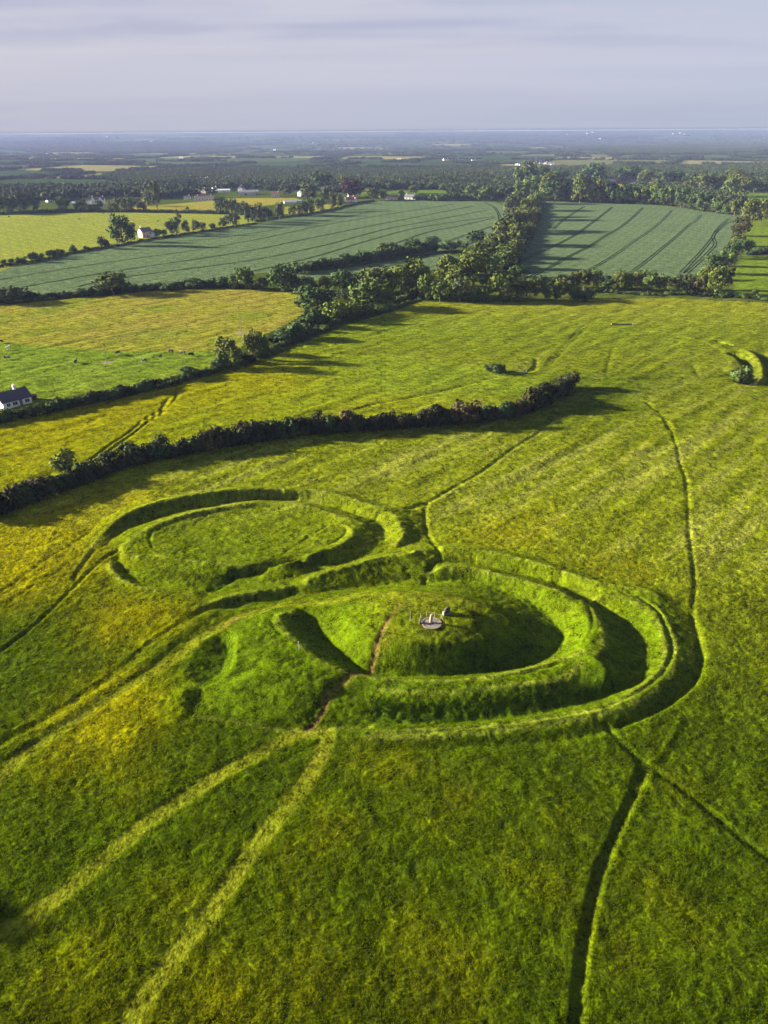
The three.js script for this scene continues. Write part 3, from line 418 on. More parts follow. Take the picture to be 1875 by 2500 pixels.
{
  const U = 0.125, BIG = 16384, OX = -BIG / 2, OZ = -BIG + 160;                   // quadtree in quarter-metre units
  const verts = new Map(), leaves = [];
  const want = (x, z) => {
    const d = -z, R = Math.hypot(x, z, 60), seen = d > 18 && Math.abs(x) < 0.62 * d + 28;
    if (!seen) return Math.max(4, R * 0.05);
    return R < 152 ? R * 0.0034 : R < 250 ? R * 0.0046 : R < 700 ? 1.15 * Math.pow(R / 250, 1.75) : R * 0.0099;
  };
  const key = (i, j) => i * 1048576 + j;
  (function split(i, j, n) {                                   // corner (i, j), side n, in units
    const s = n * U, x = OX + i * U, z = OZ + j * U, cx = x + s / 2, cz = z + s / 2;
    // nearest point of the cell to the eye's foot decides
    const nx = clamp(0, x, x + s), nz = clamp(-20, z, z + s);
    const far = Math.min(want(cx, cz), s > 40 ? Math.min(want(nx, nz), want(clamp(0.3 * nz, x, x + s), nz), want(clamp(-0.3 * nz, x, x + s), nz)) : 1e9);
    let go = n > 2 && s > far;
    if (!go && n > 2 && s > Math.max(0.55, 0.0036 * Math.hypot(cx, cz)) && cz < -150 && Math.hypot(cx, cz) < 2400 && Math.abs(cx) < -0.66 * cz + 30) {
      const a = fieldAt(cx, cz); go = fieldAt(x, z) !== a || fieldAt(x + s, z) !== a || fieldAt(x, z + s) !== a || fieldAt(x + s, z + s) !== a;
    }
    if (go) { const h = n / 2; split(i, j, h); split(i + h, j, h); split(i, j + h, h); split(i + h, j + h, h); return; }
    leaves.push([i, j, n]);
    for (const [a, b] of [[i, j], [i + n, j], [i, j + n], [i + n, j + n]]) { const k = key(a, b); if (!verts.has(k)) verts.set(k, null); }
  })(0, 0, BIG / U);
  const info = (i, j, n) => {
    const k = key(i, j); let v = verts.get(k);
    if (!v) {
      const x = OX + i * U, z = OZ + j * U, y = ground(x, z), e = Math.max(0.3, 0.002 * Math.hypot(x, z));
      const gx = (ground(x + e, z) - ground(x - e, z)) / (2 * e), gz = (ground(x, z + e) - ground(x, z - e)) / (2 * e), l = Math.hypot(gx, 1, gz);
      verts.set(k, v = [x, y, z, -gx / l, 1 / l, -gz / l]);
    }
    return v;
  };
  const sheets = FIELDS.map(() => ({ p: [], n: [], c: [], uv: [], idx: [], at: new Map() }));
  for (const [i, j, n] of leaves) {
    const f = fieldAt(OX + (i + n / 2) * U, OZ + (j + n / 2) * U), sh = sheets[f];
    const ring = [];
    const edge = (a, b, c, d) => { const m = (a + c) / 2, q = (b + d) / 2; if (Math.abs(a - c) + Math.abs(b - d) > 1 && Number.isInteger(m) && Number.isInteger(q) && verts.has(key(m, q))) { edge(a, b, m, q); edge(m, q, c, d); } else ring.push([a, b]); };
    edge(i, j, i, j + n); edge(i, j + n, i + n, j + n); edge(i + n, j + n, i + n, j); edge(i + n, j, i, j);
    const id = (a, b) => {
      const k = key(a, b); let q = sh.at.get(k);
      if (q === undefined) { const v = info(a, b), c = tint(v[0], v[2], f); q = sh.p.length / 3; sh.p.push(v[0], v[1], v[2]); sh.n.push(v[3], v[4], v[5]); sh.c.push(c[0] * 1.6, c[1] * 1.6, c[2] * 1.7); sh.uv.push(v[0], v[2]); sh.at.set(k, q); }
      return q;
    };
    const r = ring.map(([a, b]) => id(a, b));
    if (r.length === 4) sh.idx.push(r[0], r[1], r[2], r[0], r[2], r[3]);
    else { const m = id(i + n / 2, j + n / 2); for (let q = 0; q < r.length; q++) sh.idx.push(m, r[q], r[(q + 1) % r.length]); }
  }
  let tris = 0;
  sheets.forEach((sh, f) => {
    if (!sh.idx.length) return;
    const g = new THREE.BufferGeometry(); tris += sh.idx.length / 3;
    g.setAttribute('position', new THREE.Float32BufferAttribute(sh.p, 3)); g.setAttribute('normal', new THREE.Float32BufferAttribute(sh.n, 3)); g.setAttribute('color', new THREE.Float32BufferAttribute(sh.c, 3)); g.setAttribute('uv', new THREE.Float32BufferAttribute(sh.uv, 2)); g.setIndex(sh.idx);
    tag(put(FIELDS[f].name, g, groundMat), FIELDS[f].label, null, null, 'structure');
  });
  console.log('ground triangles', tris);
}

// ---------------------------------------------------------------- leaves, crowns, trunks
function leafCloud(lobes, n, leaf, bend = 0.38) {            // lobes: [x, y, z, rx, ry, rz]; many small leaf sprays over and inside the lobes
  const p = [], nn = [], c = [], idx = [], vol = lobes.map((l) => Math.pow(l[3] * l[4] * l[5], 0.67)), total = vol.reduce((a, b) => a + b, 0);
  const N = new THREE.Vector3(), T = new THREE.Vector3(), B = new THREE.Vector3(), Q = new THREE.Vector3();
  lobes.forEach((l, li) => {
    const count = Math.round(n * vol[li] / total), tone = rr(0.86, 1.16);
    for (let k = 0; k < count; k++) {
      const y = rr(-0.85, 1), a = rr(0, 6.2832), q = Math.sqrt(1 - y * y), r = Math.pow(rnd(), 0.28) * (0.9 + 0.24 * rnd());
      N.set(q * Math.cos(a), y, q * Math.sin(a));
      const x = l[0] + N.x * l[3] * r, yy = l[1] + N.y * l[4] * r, z = l[2] + N.z * l[5] * r;
      Q.set(N.x / l[3], N.y / l[4], N.z / l[5]).normalize();
      B.set(rr(-1, 1), rr(-1, 1), rr(-1, 1)).multiplyScalar(0.85).add(Q).normalize();
      T.set(rr(-1, 1), rr(-1, 1), rr(-1, 1)).cross(B).normalize(); const W = new THREE.Vector3().crossVectors(B, T);
      const s = leaf * rr(0.6, 1.35), t = s * rr(0.55, 0.9), o = p.length / 3, k2 = tone * rr(0.72, 1.28), warm = rr(0.92, 1.1);
      Q.lerp(B, bend).normalize();
      for (const [u, v] of [[-1, -0.25], [0.1, -1], [1, 0.3], [-0.15, 1]]) { p.push(x + T.x * s * u + W.x * t * v, yy + T.y * s * u + W.y * t * v, z + T.z * s * u + W.z * t * v); nn.push(Q.x, Q.y, Q.z); c.push(k2 * warm, k2, k2 * 0.9); }
      idx.push(o, o + 1, o + 2, o, o + 2, o + 3);
    }
  });
  const g = new THREE.BufferGeometry();
  g.setAttribute('position', new THREE.Float32BufferAttribute(p, 3)); g.setAttribute('normal', new THREE.Float32BufferAttribute(nn, 3)); g.setAttribute('color', new THREE.Float32BufferAttribute(c, 3)); g.setIndex(idx);
  return g;
}
function limb(a, b, r0, r1, sides = 5) {
  const d = new THREE.Vector3(b[0] - a[0], b[1] - a[1], b[2] - a[2]), L = d.length(), g = new THREE.CylinderGeometry(r1, r0, L, sides, 1, true);
  g.translate(0, L / 2, 0); g.applyQuaternion(new THREE.Quaternion().setFromUnitVectors(new THREE.Vector3(0, 1, 0), d.normalize())); g.translate(...a); return g;
}
function trunkGeo(top, r, n, reach) {                        // tapered trunk that forks into limbs, for a tree of height 1
  const bend = [rr(-0.03, 0.03), rr(-0.03, 0.03)], parts = [limb([0, -0.03, 0], [bend[0], top * 0.55, bend[1]], r, r * 0.72, 7), limb([bend[0], top * 0.55, bend[1]], [bend[0] * 1.5, top, bend[1] * 1.5], r * 0.72, r * 0.4, 6)];
  for (let k = 0; k < n; k++) { const a = k / n * 6.28 + rr(-0.4, 0.4), y = top * rr(0.5, 0.95), q = reach * rr(0.6, 1); parts.push(limb([bend[0], y, bend[1]], [Math.cos(a) * q, y + rr(0.15, 0.32), Math.sin(a) * q], r * 0.38, r * 0.12)); }
  return mergeGeometries(parts);
}
// crown kinds of a tree 1 high and about 1 wide
function lobesFor(kind) {
  const L = [];
  if (kind === 'round') { L.push([0, 0.6, 0, 0.34, 0.34, 0.34]); for (let k = 0; k < 15; k++) { const a = k * 2.4 + rr(-0.3, 0.3), y = k < 3 ? rr(0.2, 0.34) : rr(0.36, 0.82), q = 0.33 * Math.sqrt(Math.max(0.1, 1 - ((y - 0.52) / 0.42) ** 2)); L.push([Math.cos(a) * q, y, Math.sin(a) * q, rr(0.15, 0.24), rr(0.13, 0.2), rr(0.15, 0.24)]); } }
  if (kind === 'tall') { L.push([0, 0.55, 0, 0.26, 0.4, 0.26]); for (let k = 0; k < 9; k++) { const a = k * 2.4, y = 0.22 + 0.075 * k; L.push([Math.cos(a) * 0.24, y, Math.sin(a) * 0.24, rr(0.15, 0.22), rr(0.11, 0.18), rr(0.15, 0.22)]); } }
  if (kind === 'bush') { L.push([0, 0.42, 0, 0.36, 0.42, 0.36]); for (let k = 0; k < 7; k++) { const a = k * 2.4 + rr(-0.4, 0.4); L.push([Math.cos(a) * 0.3, rr(0.22, 0.72), Math.sin(a) * 0.3, rr(0.16, 0.26), rr(0.18, 0.28), rr(0.16, 0.26)]); } }
  if (kind === 'airy') { for (let k = 0; k < 7; k++) { const a = k * 2.4, y = 0.38 + 0.09 * k; L.push([Math.cos(a) * rr(0.1, 0.3), y, Math.sin(a) * rr(0.1, 0.3), rr(0.12, 0.2), rr(0.07, 0.12), rr(0.12, 0.2)]); } }
  if (kind === 'cone') for (let k = 0; k < 7; k++) { const y = 0.14 + k * 0.125; L.push([rr(-0.03, 0.03), y, rr(-0.03, 0.03), 0.4 * (1 - y) + 0.05, 0.1, 0.4 * (1 - y) + 0.05]); }
  if (kind === 'copse') for (let k = 0; k < 9; k++) { const a = rr(0, 6.28), q = 0.5 * Math.sqrt(rnd()); L.push([Math.cos(a) * q, rr(0.35, 0.6), Math.sin(a) * q, rr(0.14, 0.24), rr(0.3, 0.42), rr(0.14, 0.24)]); }
  return L;
}
const KINDS = {};
for (const [kind, n, leaf, variants] of [['round', 1150, 0.043, 5], ['tall', 1000, 0.043, 4], ['bush', 760, 0.056, 6], ['airy', 420, 0.045, 3], ['cone', 600, 0.045, 2]])
  KINDS[kind] = Array.from({ length: variants }, () => ({ crown: leafCloud(lobesFor(kind), n, leaf), trunk: trunkGeo(kind === 'airy' ? 0.62 : 0.5, 0.032, kind === 'bush' ? 3 : 5, 0.25) }));
const foliage = (rgb) => { const m = new THREE.MeshStandardMaterial({ color: new THREE.Color().setRGB(...rgb), vertexColors: true, roughness: 0.85, side: THREE.DoubleSide }); m.specularIntensity = 0.1; return m; };
const TONE = {
  dark: foliage([0.0393, 0.0669, 0.0236]), green: foliage([0.0640, 0.0977, 0.0265]), olive: foliage([0.0670, 0.0839, 0.0216]), light: foliage([0.0820, 0.1093, 0.0248]), grey: foliage([0.0542, 0.0702, 0.0351]),
  red: foliage([0.030, 0.014, 0.013]), brown: foliage([0.036, 0.036, 0.014]), blossom: foliage([0.15, 0.12, 0.11]), thorn: foliage([0.0232, 0.0290, 0.0116]), rust: foliage([0.066, 0.052, 0.028]), gold: foliage([0.14, 0.12, 0.04]), pine: foliage([0.0319, 0.0580, 0.0319]),
};
const SAY = { dark: 'dark green', green: 'mid-green', olive: 'olive-green', light: 'light green', grey: 'grey-green', red: 'dark red', brown: 'brownish', blossom: 'white-blossomed', thorn: 'blackish-green', rust: 'rust-tinged', gold: 'golden', pine: 'deep green' };
const bark = std([0.10, 0.08, 0.06]);
const at = (x, z, sink = 0) => [x, ground(x, z) - sink, z];
function tree(x, z, h, w, kind, tone, label, group) {
  const v = KINDS[kind][Math.floor(rnd() * KINDS[kind].length)], low = kind === 'bush';
  const o = thing(low ? 'shrub' : kind === 'cone' ? 'conifer' : 'tree', label, low ? 'shrub' : 'tree', at(x, z, 0.1), rr(0, 6.28), group);
  for (const [part, g, m] of [['trunk', v.trunk, bark], ['crown', v.crown, TONE[tone]]]) { const q = put(part, g, m, o); q.scale.set(w, h, w); }
  return o;
}
const ORD = ['leftmost', 'second', 'third', 'fourth', 'fifth', 'sixth', 'seventh', 'eighth', 'ninth', 'tenth', 'eleventh', 'twelfth', 'thirteenth', 'fourteenth', 'fifteenth', 'sixteenth', 'seventeenth', 'eighteenth', 'nineteenth', 'twentieth', 'twenty-first', 'twenty-second', 'twenty-third', 'twenty-fourth', 'twenty-fifth'];
function row(where, list, { kinds = ['round'], tones = ['green'], group, grow = 1.14, wide = 1.24 } = {}) {   // [x, z, height, width, kind?, tone?] along one line, read from left to right
  const l = list.map((t) => [...t]).sort((a, b) => a[0] / -a[1] - b[0] / -b[1]);
  l.forEach((t, k) => {
    const kind = t[4] ?? kinds[Math.floor(rnd() * kinds.length)], tone = t[5] ?? tones[Math.floor(rnd() * tones.length)];
    const slim = t[3] / t[2], shape = kind === 'cone' || kind === 'airy' ? '' : slim > 1.15 ? 'broad ' : slim < 0.62 ? 'slender ' : 'rounded ';
    const ord = k === 0 ? 'leftmost' : k === l.length - 1 ? 'rightmost' : ORD[k] + ' from left';
    tree(t[0], t[1], t[2] * grow, t[3] * wide, kind, tone, `${shape}${SAY[tone]} ${kind === 'bush' ? 'shrub' : kind === 'cone' ? 'conifer' : 'tree'}, ${ord} ${where}`, group);
  });
}
const one = (list, kind, tone) => list.map((t) => [...t, kind, tone]);

// ---------------------------------------------------------------- hedges
function hedge(name, label, pts, { h = 4, w = 3.6, step = 1.9, tones = ['dark', 'thorn'], jitter = 0.5, vary = 0.3, tops = null } = {}) {
  const line = spline(pts, step), [x0, z0] = line[0], o = thing(name, label, 'hedge', at(x0, z0)), y0 = o.position.y;
  line.forEach(([x, z], k) => {
    const v = KINDS.bush[Math.floor(rnd() * KINDS.bush.length)], px = x + rr(-jitter, jitter), pz = z + rr(-jitter, jitter);
    const hh = h * (1 + vary * (fbm(k * 0.37 + x0, 3.3, 2) - 0.5) * 2) * rr(0.88, 1.12), t = tops && rnd() < tops[1] ? tops[0] : tones[Math.floor(rnd() * tones.length)];
    const q = put('shrub', v.crown, TONE[t], o); q.position.set(px - x0, ground(px, pz) - y0 - 0.25 - hh * 0.06, pz - z0); q.rotation.y = rr(0, 6.28); q.scale.set(w * rr(0.9, 1.15), hh, w * rr(0.9, 1.15));
  });
  return o;
}
hedge('hedgerow', 'long thick dark hawthorn hedge curving behind the left ring earthwork', [[-87.3,-138],[-86.1,-140.4],[-83.2,-144.4],[-79.6,-148],[-76.8,-151.2],[-74.3,-155.3],[-71.3,-158.7],[-68.5,-163.1],[-63.9,-166.4],[-59.4,-169.4],[-53.4,-172.7],[-47.3,-175.8],[-41.8,-178.8],[-36.6,-181.6],[-31.6,-183.4],[-38,-181.8],[-30.7,-184],[-24,-186.2],[-15.2,-187.7],[-8.1,-188.9],[2.6,-190.6],[11.8,-192.5],[21,-194.3],[28.6,-196.2],[35.8,-198.8],[42.1,-203],[48.2,-208.1],[53.3,-213.8],[58.3,-221.5],[61.8,-226.1]], { h: 5.5, w: 5, step: 1.5, tones: ['thorn', 'thorn', 'thorn', 'dark', 'brown'], tops: ['rust', 0.04], vary: 0.5 });
hedge('hedgerow', 'dense dark hedge in front of the bungalow with slate roof', [[-116.1,-195.1],[-113.4,-198.1],[-109.6,-200.9],[-105.5,-203.5],[-101.6,-206.6],[-97.6,-209.9],[-93.4,-213.1],[-89.1,-216.5],[-84.8,-220.2],[-80.5,-224.7],[-77.2,-228.9]], { h: 4.3, w: 4.8, step: 1.7, tones: ['dark', 'thorn', 'green'], vary: 0.25 });
hedge('hedgerow', 'low dark hedge along the far side of the field gate track', [[-76.9,-233.3],[-74.7,-235.8],[-72.2,-238.3],[-69.7,-241]], { h: 1.8, w: 2.4, step: 1.5 });
hedge('hedgerow', 'low scrubby hedge lining the lane below the cow pasture', [[-73,-229.6],[-70.4,-233.5],[-67.7,-237.3],[-64.2,-240.8],[-61.2,-244.3],[-57.8,-249.2],[-53.2,-254.4],[-48.5,-260.3]], { h: 2.4, w: 3.2, step: 1.8, tones: ['dark', 'green', 'thorn'] });
hedge('hedgerow', 'shaggy hedge climbing beside the lane towards the tall trees', [[-48,-264.4],[-44.2,-270.6],[-39.6,-281.6],[-35.5,-289],[-29,-302.1],[-23.1,-312.7],[-16.8,-322.7],[-8.6,-332.2],[-1.5,-339.2],[4.4,-345.1]], { h: 2.8, w: 3.4, step: 2, tones: ['dark', 'green', 'grey'] });
hedge('hedgerow', 'scrubby dark hedge edge of lane beneath the lane trees, left side', [[-45.2,-286.4],[-41.5,-292.3],[-37.9,-299.7],[-35,-310.3],[-32.1,-323.1],[-28.4,-329.1]], { h: 4, w: 4.5, step: 2.3, tones: ['dark', 'thorn'] });
hedge('clipped_hedge', 'clipped bright hedge in a gap between lane trees', [[6.1,-357.6],[10.1,-365.5],[14.3,-374.3],[17.8,-382.7]], { h: 3.4, w: 3.4, step: 1.4, tones: ['olive', 'green'], vary: 0.06, jitter: 0.15 });
hedge('hedgerow', 'thin verge hedge right of the clipped hedge', [[4.3,-342.7],[9.7,-353],[14.5,-360.3],[18.7,-366.8]], { h: 1.8, w: 2.4, step: 1.8, tones: ['green', 'grey'] });
hedge('hedgerow', 'long dark hedge between the large left crop and the khaki grassland', [[-197,-364.3],[-193.4,-366.5],[-186,-370.9],[-178.4,-377.1],[-169.7,-381.3],[-163,-384.9],[-154.7,-388.9],[-147.9,-393],[-140.6,-396.3],[-133,-398.7],[-125.4,-401.7],[-117.7,-404.7],[-110,-408.2],[-102,-410.8],[-93.5,-411.3],[-83.9,-406.7],[-75.1,-405.1],[-69.9,-404.3]], { h: 4.3, w: 5, step: 2.6, tones: ['dark', 'thorn', 'green'], vary: 0.4 });
hedge('hedgerow', 'rounded dark hedge running through the crops to the lane belt', [[-45,-467],[-39,-478],[-32,-487],[-23,-499],[-15,-511],[-6,-525],[4,-540],[16,-557],[28,-569],[40,-584]], { h: 8.5, w: 9, step: 3.2, tones: ['dark', 'dark', 'green'], vary: 0.3 });
hedge('hedgerow', 'thin dark hedge between pale pasture and golden hay field', [[-340,-926],[-312,-926],[-284,-926],[-254,-919],[-226,-916],[-197,-910],[-182,-907]], { h: 5, w: 6, step: 4.5, tones: ['dark'] });
hedge('hedgerow', 'thin dark hedge at the far left end of the pale pasture', [[-453,-896],[-434,-910],[-411,-920],[-388,-931],[-360,-932],[-344,-932]], { h: 5, w: 6, step: 4.5, tones: ['dark', 'thorn'] });
hedge('hedgerow', 'low dark hedge line between the pale pasture and the large left crop', [[-259,-494],[-255,-509],[-247,-524],[-240,-541],[-239,-571],[-233,-590],[-228,-603],[-220,-624],[-212,-656],[-200,-685],[-186,-715],[-170,-744],[-154,-776],[-134,-808]], { h: 2.6, w: 4, step: 3.4, tones: ['dark', 'green', 'thorn'], vary: 0.5 });
hedge('hedgerow', 'dark hedge along the top corner of the large left crop', [[-137,-830],[-124,-854],[-109,-875],[-93,-893],[-77,-923],[-61,-960],[-44,-1009],[-29,-1047],[-12,-1078]], { h: 3.5, w: 5, step: 4, tones: ['dark', 'green'] });
hedge('hedgerow', 'hedge of bushy trees closing the large left crop at the top right', [[51,-1093],[68,-1084],[85,-1078],[103,-1084],[120,-1088],[137,-1081],[155,-1070]], { h: 11, w: 14, step: 8, tones: ['dark', 'green'] });
hedge('hedgerow', 'low hedge below the tree row, left of the pinkish gateway', [[110.8,-385],[117,-384],[122.7,-381.2],[128.6,-379.3],[134.9,-376.5],[140.3,-374.7]], { h: 2.2, w: 3, step: 2.4, tones: ['green', 'grey', 'dark'] });
hedge('hedgerow', 'low hedge right of the pinkish gateway, running off the right edge', [[148,-376.3],[154.4,-375.3],[161.7,-373.4],[168.5,-370.8],[175.6,-369],[182.6,-367.2],[188.1,-362.3],[194.1,-355.6]], { h: 3, w: 3.6, step: 2.4, tones: ['green', 'dark', 'thorn'] });
hedge('hedgerow', 'short dark hedge crossing the bright field at right edge', [[266,-539],[275,-546],[284,-549],[294,-552]], { h: 4.5, w: 6, step: 3, tones: ['dark'] });
hedge('hedgerow', 'thick dark understorey under the belt between the two crops', [[210,-1032],[178,-879],[148,-751],[124,-650],[102,-560],[88,-504],[79,-464]], { h: 7, w: 9, step: 4, tones: ['dark', 'thorn', 'green'] });
hedge('hedgerow', 'dark base of the tree line at the top of the right crop', [[221,-1066],[241,-1057],[260,-1045],[278,-1035],[299,-1020],[319,-1007],[339,-995],[357,-978],[371,-951],[373,-908],[382,-878],[387,-856]], { h: 8, w: 12, step: 6.5, tones: ['dark', 'thorn'] });

// ---------------------------------------------------------------- trees and shrubs, row by row
row('in the long dark hedge behind the ring earthworks', one([[-80.7,-163.6,5.4,5.5]], 'bush', 'light'));
row('at the left end of the long dark hedge', [...one([[-82.6,-148.3,4.2,4.4]], 'bush', 'blossom'), ...one([[-87.8,-145.7,2.2,2.4],[-85.5,-148.6,3.1,2.8]], 'bush', 'rust')]);
row('raised above the long dark hedge', [...one([[-70.1,-166.6,4.1,4.2],[-66.1,-171,4.7,5.0],[-59.5,-174.8,4.5,4.2]], 'bush', 'thorn'), ...one([[-39.8,-187.4,3.7,4.6]], 'bush', 'rust'), ...one([[-19,-193.7,4.2,4.6]], 'bush', 'brown'), ...one([[14.3,-194.1,5.9,6.4],[5,-190.4,4.7,5.1]], 'bush', 'brown'), ...one([[24,-193.9,7.2,7.3]], 'bush', 'rust'), ...one([[34.6,-197.5,5.3,4.6]], 'bush', 'dark'), ...one([[44.9,-206.3,6.8,5.1]], 'bush', 'brown'), ...one([[50.7,-210.9,7.3,5.9]], 'bush', 'thorn'), ...one([[60.5,-225,5.7,5.9]], 'bush', 'brown')]);
row('standing alone in the hill meadow above the long hedge', one([[37.4,-244.4,2.8,3.0],[40.5,-242.9,3.5,5.2]], 'bush', 'dark'));
row('at the grassed ditch on the right edge', one([[121.3,-233.3,5.7,5.2],[120.7,-237.9,2.5,2.7]], 'bush', 'green'));
row('in the lane hedge below the cow pasture', [...one([[-66.9,-238.5,4.2,5.6],[-63.1,-242,3.1,3.2]], 'bush', 'dark'), ...one([[-58.6,-249.2,4.9,5.5]], 'bush', 'dark'), ...one([[-55.5,-251.6,9.9,8.4]], 'round', 'olive'), ...one([[-50.3,-257.3,4.4,4.6]], 'bush', 'thorn'), ...one([[-47.9,-260.3,10.5,6.3]], 'round', 'olive')]);
row('along the hedge under the large left crop', [...one([[-187.7,-369.4,8.9,13.4]], 'bush', 'grey'), ...one([[-180.6,-374.7,4.9,5.6]], 'bush', 'dark'), ...one([[-143.5,-390,10.7,16.5]], 'round', 'olive'), ...one([[-159.7,-384.7,4.1,6.5],[-135.7,-394.2,4.4,6.7],[-115,-397.7,5.6,9.2],[-104.1,-406.9,5.4,10.3],[-95.4,-408.4,5.4,5.3],[-89.1,-407,6.1,7.3]], 'bush', 'dark'), ...one([[-81.4,-402.5,7.3,5.1],[-75.4,-402.2,10.8,9.3]], 'round', 'green'), ...one([[-71.7,-400,5.2,5.9]], 'bush', 'green')]);
row('where the lane meets the crop strip', [...one([[-65.6,-398.2,6.2,7.6],[-46.7,-394.8,6.8,5.8],[-39.8,-392.1,7.2,8.3]], 'round', 'grey'), ...one([[-53.1,-392.8,13.1,13.3]], 'round', 'dark'), ...one([[-30.8,-394,7.2,6.7]], 'round', 'olive'), ...one([[-20.6,-389.8,10.9,12.8]], 'round', 'dark'), ...one([[-9.9,-389.3,9.4,8.2],[-14.7,-384.1,5.0,4.9]], 'round', 'green')]);
row('beside the khaki grassland corner', [...one([[-31.3,-338.9,11.5,17.1]], 'round', 'dark'), ...one([[-30.4,-311.6,8.0,8.1]], 'bush', 'dark'), ...one([[-20.9,-321.3,9.2,10.4]], 'bush', 'light'), ...one([[-12.3,-325.5,7.5,6.7]], 'bush', 'olive'), ...one([[-6.8,-348.2,12.2,15.6],[1.4,-346.2,8.3,8.9]], 'round', 'green'), ...one([[-33.1,-290.9,8.2,8.6],[-40.3,-287.5,4.7,8.2]], 'bush', 'dark'), ...one([[-47.2,-268.5,8.0,6.5]], 'bush', 'green'), ...one([[-18.6,-363.5,5.5,9.3]], 'round', 'grey'), ...one([[-25,-302,3.4,3.9],[-7.2,-331.6,5.8,5.0]], 'bush', 'green')]);
row('of the tall lane trees behind the clipped hedge', [...one([[-2.4,-379.2,13.5,15.3]], 'round', 'olive'), ...one([[9.6,-377.9,15.5,12.0],[17.7,-380.5,17.3,12.1]], 'round', 'light'), ...one([[22.6,-367.8,12.0,8.6],[28.5,-362.5,9.8,7.7]], 'round', 'green'), ...one([[38.4,-361.4,10.6,10.4]], 'round', 'grey'), ...one([[39.5,-398.1,12.8,10.1]], 'round', 'light'), ...one([[45.4,-361.9,6.7,5.0],[50.5,-362.5,7.5,7.3]], 'bush', 'green'), ...one([[49.8,-400.2,18.5,16.9]], 'round', 'light'), ...one([[59,-362.3,12.2,11.6]], 'round', 'light'), ...one([[35.1,-405.8,15.7,11.1]], 'round', 'olive'), ...one([[57.6,-395,11.0,10.0],[68.4,-394.7,9.3,9.2]], 'round', 'green')]);
row('along the hill meadow top', [...one([[66.8,-363.6,10.3,9.3],[74,-365,9.5,8.2],[89.5,-369.7,8.8,7.1]], 'round', 'olive'), ...one([[81.6,-362,8.5,5.5],[86.6,-362.2,8.8,5.8]], 'tall', 'green'), ...one([[95.5,-360.5,6.1,5.4],[102.3,-361.8,5.5,5.8]], 'bush', 'dark'), ...one([[98.7,-361.1,7.5,5.4]], 'bush', 'grey')]);
row('below the right tramline crop', [...one([[76.1,-413.7,9.3,9.6]], 'round', 'dark'), ...one([[87.2,-401.4,6.5,5.9],[92.7,-403.7,5.0,4.7],[120.4,-393.1,6.8,6.2]], 'bush', 'dark'), ...one([[97.5,-398.6,7.0,6.3],[104.2,-398.4,8.1,6.7],[108.6,-397.3,9.0,6.7],[126.3,-390.6,9.4,7.8],[136.2,-390.4,9.7,7.0]], 'round', 'olive'), ...one([[114.7,-398.1,9.4,8.0],[132,-392.9,8.4,6.2],[140.4,-385.7,10.0,7.8],[148.4,-390.1,7.7,6.6]], 'round', 'green'), ...one([[154.2,-394.8,5.9,4.2],[157.9,-389.9,8.0,7.0],[161,-385.3,8.7,6.1]], 'round', 'grey'), ...one([[163.9,-382.1,6.7,4.9]], 'bush', 'rust'), ...one([[172.3,-392,11.8,7.5]], 'tall', 'olive'), ...one([[171.9,-376.2,13.4,9.6]], 'round', 'light'), ...one([[178.8,-377.4,12.2,4.8]], 'airy', 'brown'), ...one([[187.9,-367.5,4.8,3.5]], 'bush', 'green')]);
row('right of the tramline crop', [...one([[202.3,-449.6,11.2,11.3]], 'round', 'dark'), ...one([[186.7,-425.3,8.6,8.0],[223,-481,9.6,9.0]], 'bush', 'green'), ...one([[244,-521,10.9,9.7],[255,-531,11.6,10.4],[272,-556,8.1,8.0]], 'round', 'dark'), ...one([[316,-668,14.4,14.3]], 'round', 'brown'), ...one([[365,-757,22.4,16.9],[384,-834,16.1,10.9],[385,-774,19.7,15.7]], 'round', 'olive'), ...one([[274,-541,5.9,10.6]], 'bush', 'dark'), ...one([[281,-596,9.9,9.8]], 'bush', 'olive')]);
row('of the winding belt between the two crops', [...one([[101,-628,19.5,16.8],[83,-541,15.8,15.7],[70,-509,13.4,14.8]], 'round', 'olive'), ...one([[79,-475,14.1,12.4],[59,-462,11.2,12.5],[64.3,-438,12.1,11.9]], 'round', 'green'), ...one([[224,-1133,28.3,30.5],[185,-1023,24.7,22.5],[186,-931,18.8,20.6]], 'round', 'green'), ...one([[159,-833,21.2,19.4],[133,-726,20.1,18.5],[146,-738,19.7,13.5]], 'round', 'olive'), ...one([[110,-615,17.2,14.5],[120,-626,14.9,12.2],[94,-530,12.8,11.5]], 'round', 'olive'), ...one([[148,-866,22.0,19.2],[120,-715,17.6,14.6]], 'round', 'grey')]);
row('beside the rounded hedge in the left crop', [...one([[-51,-460,7.3,10.6]], 'bush', 'dark'), ...one([[4,-554,9.0,13.7]], 'round', 'olive'), ...one([[23,-576,9.4,12.5],[39,-586,10.0,11.5]], 'round', 'dark'), ...one([[53,-579,8.7,14.9],[66,-601,5.6,6.2]], 'bush', 'dark'), ...one([[76,-612,12.1,14.5]], 'round', 'dark')]);
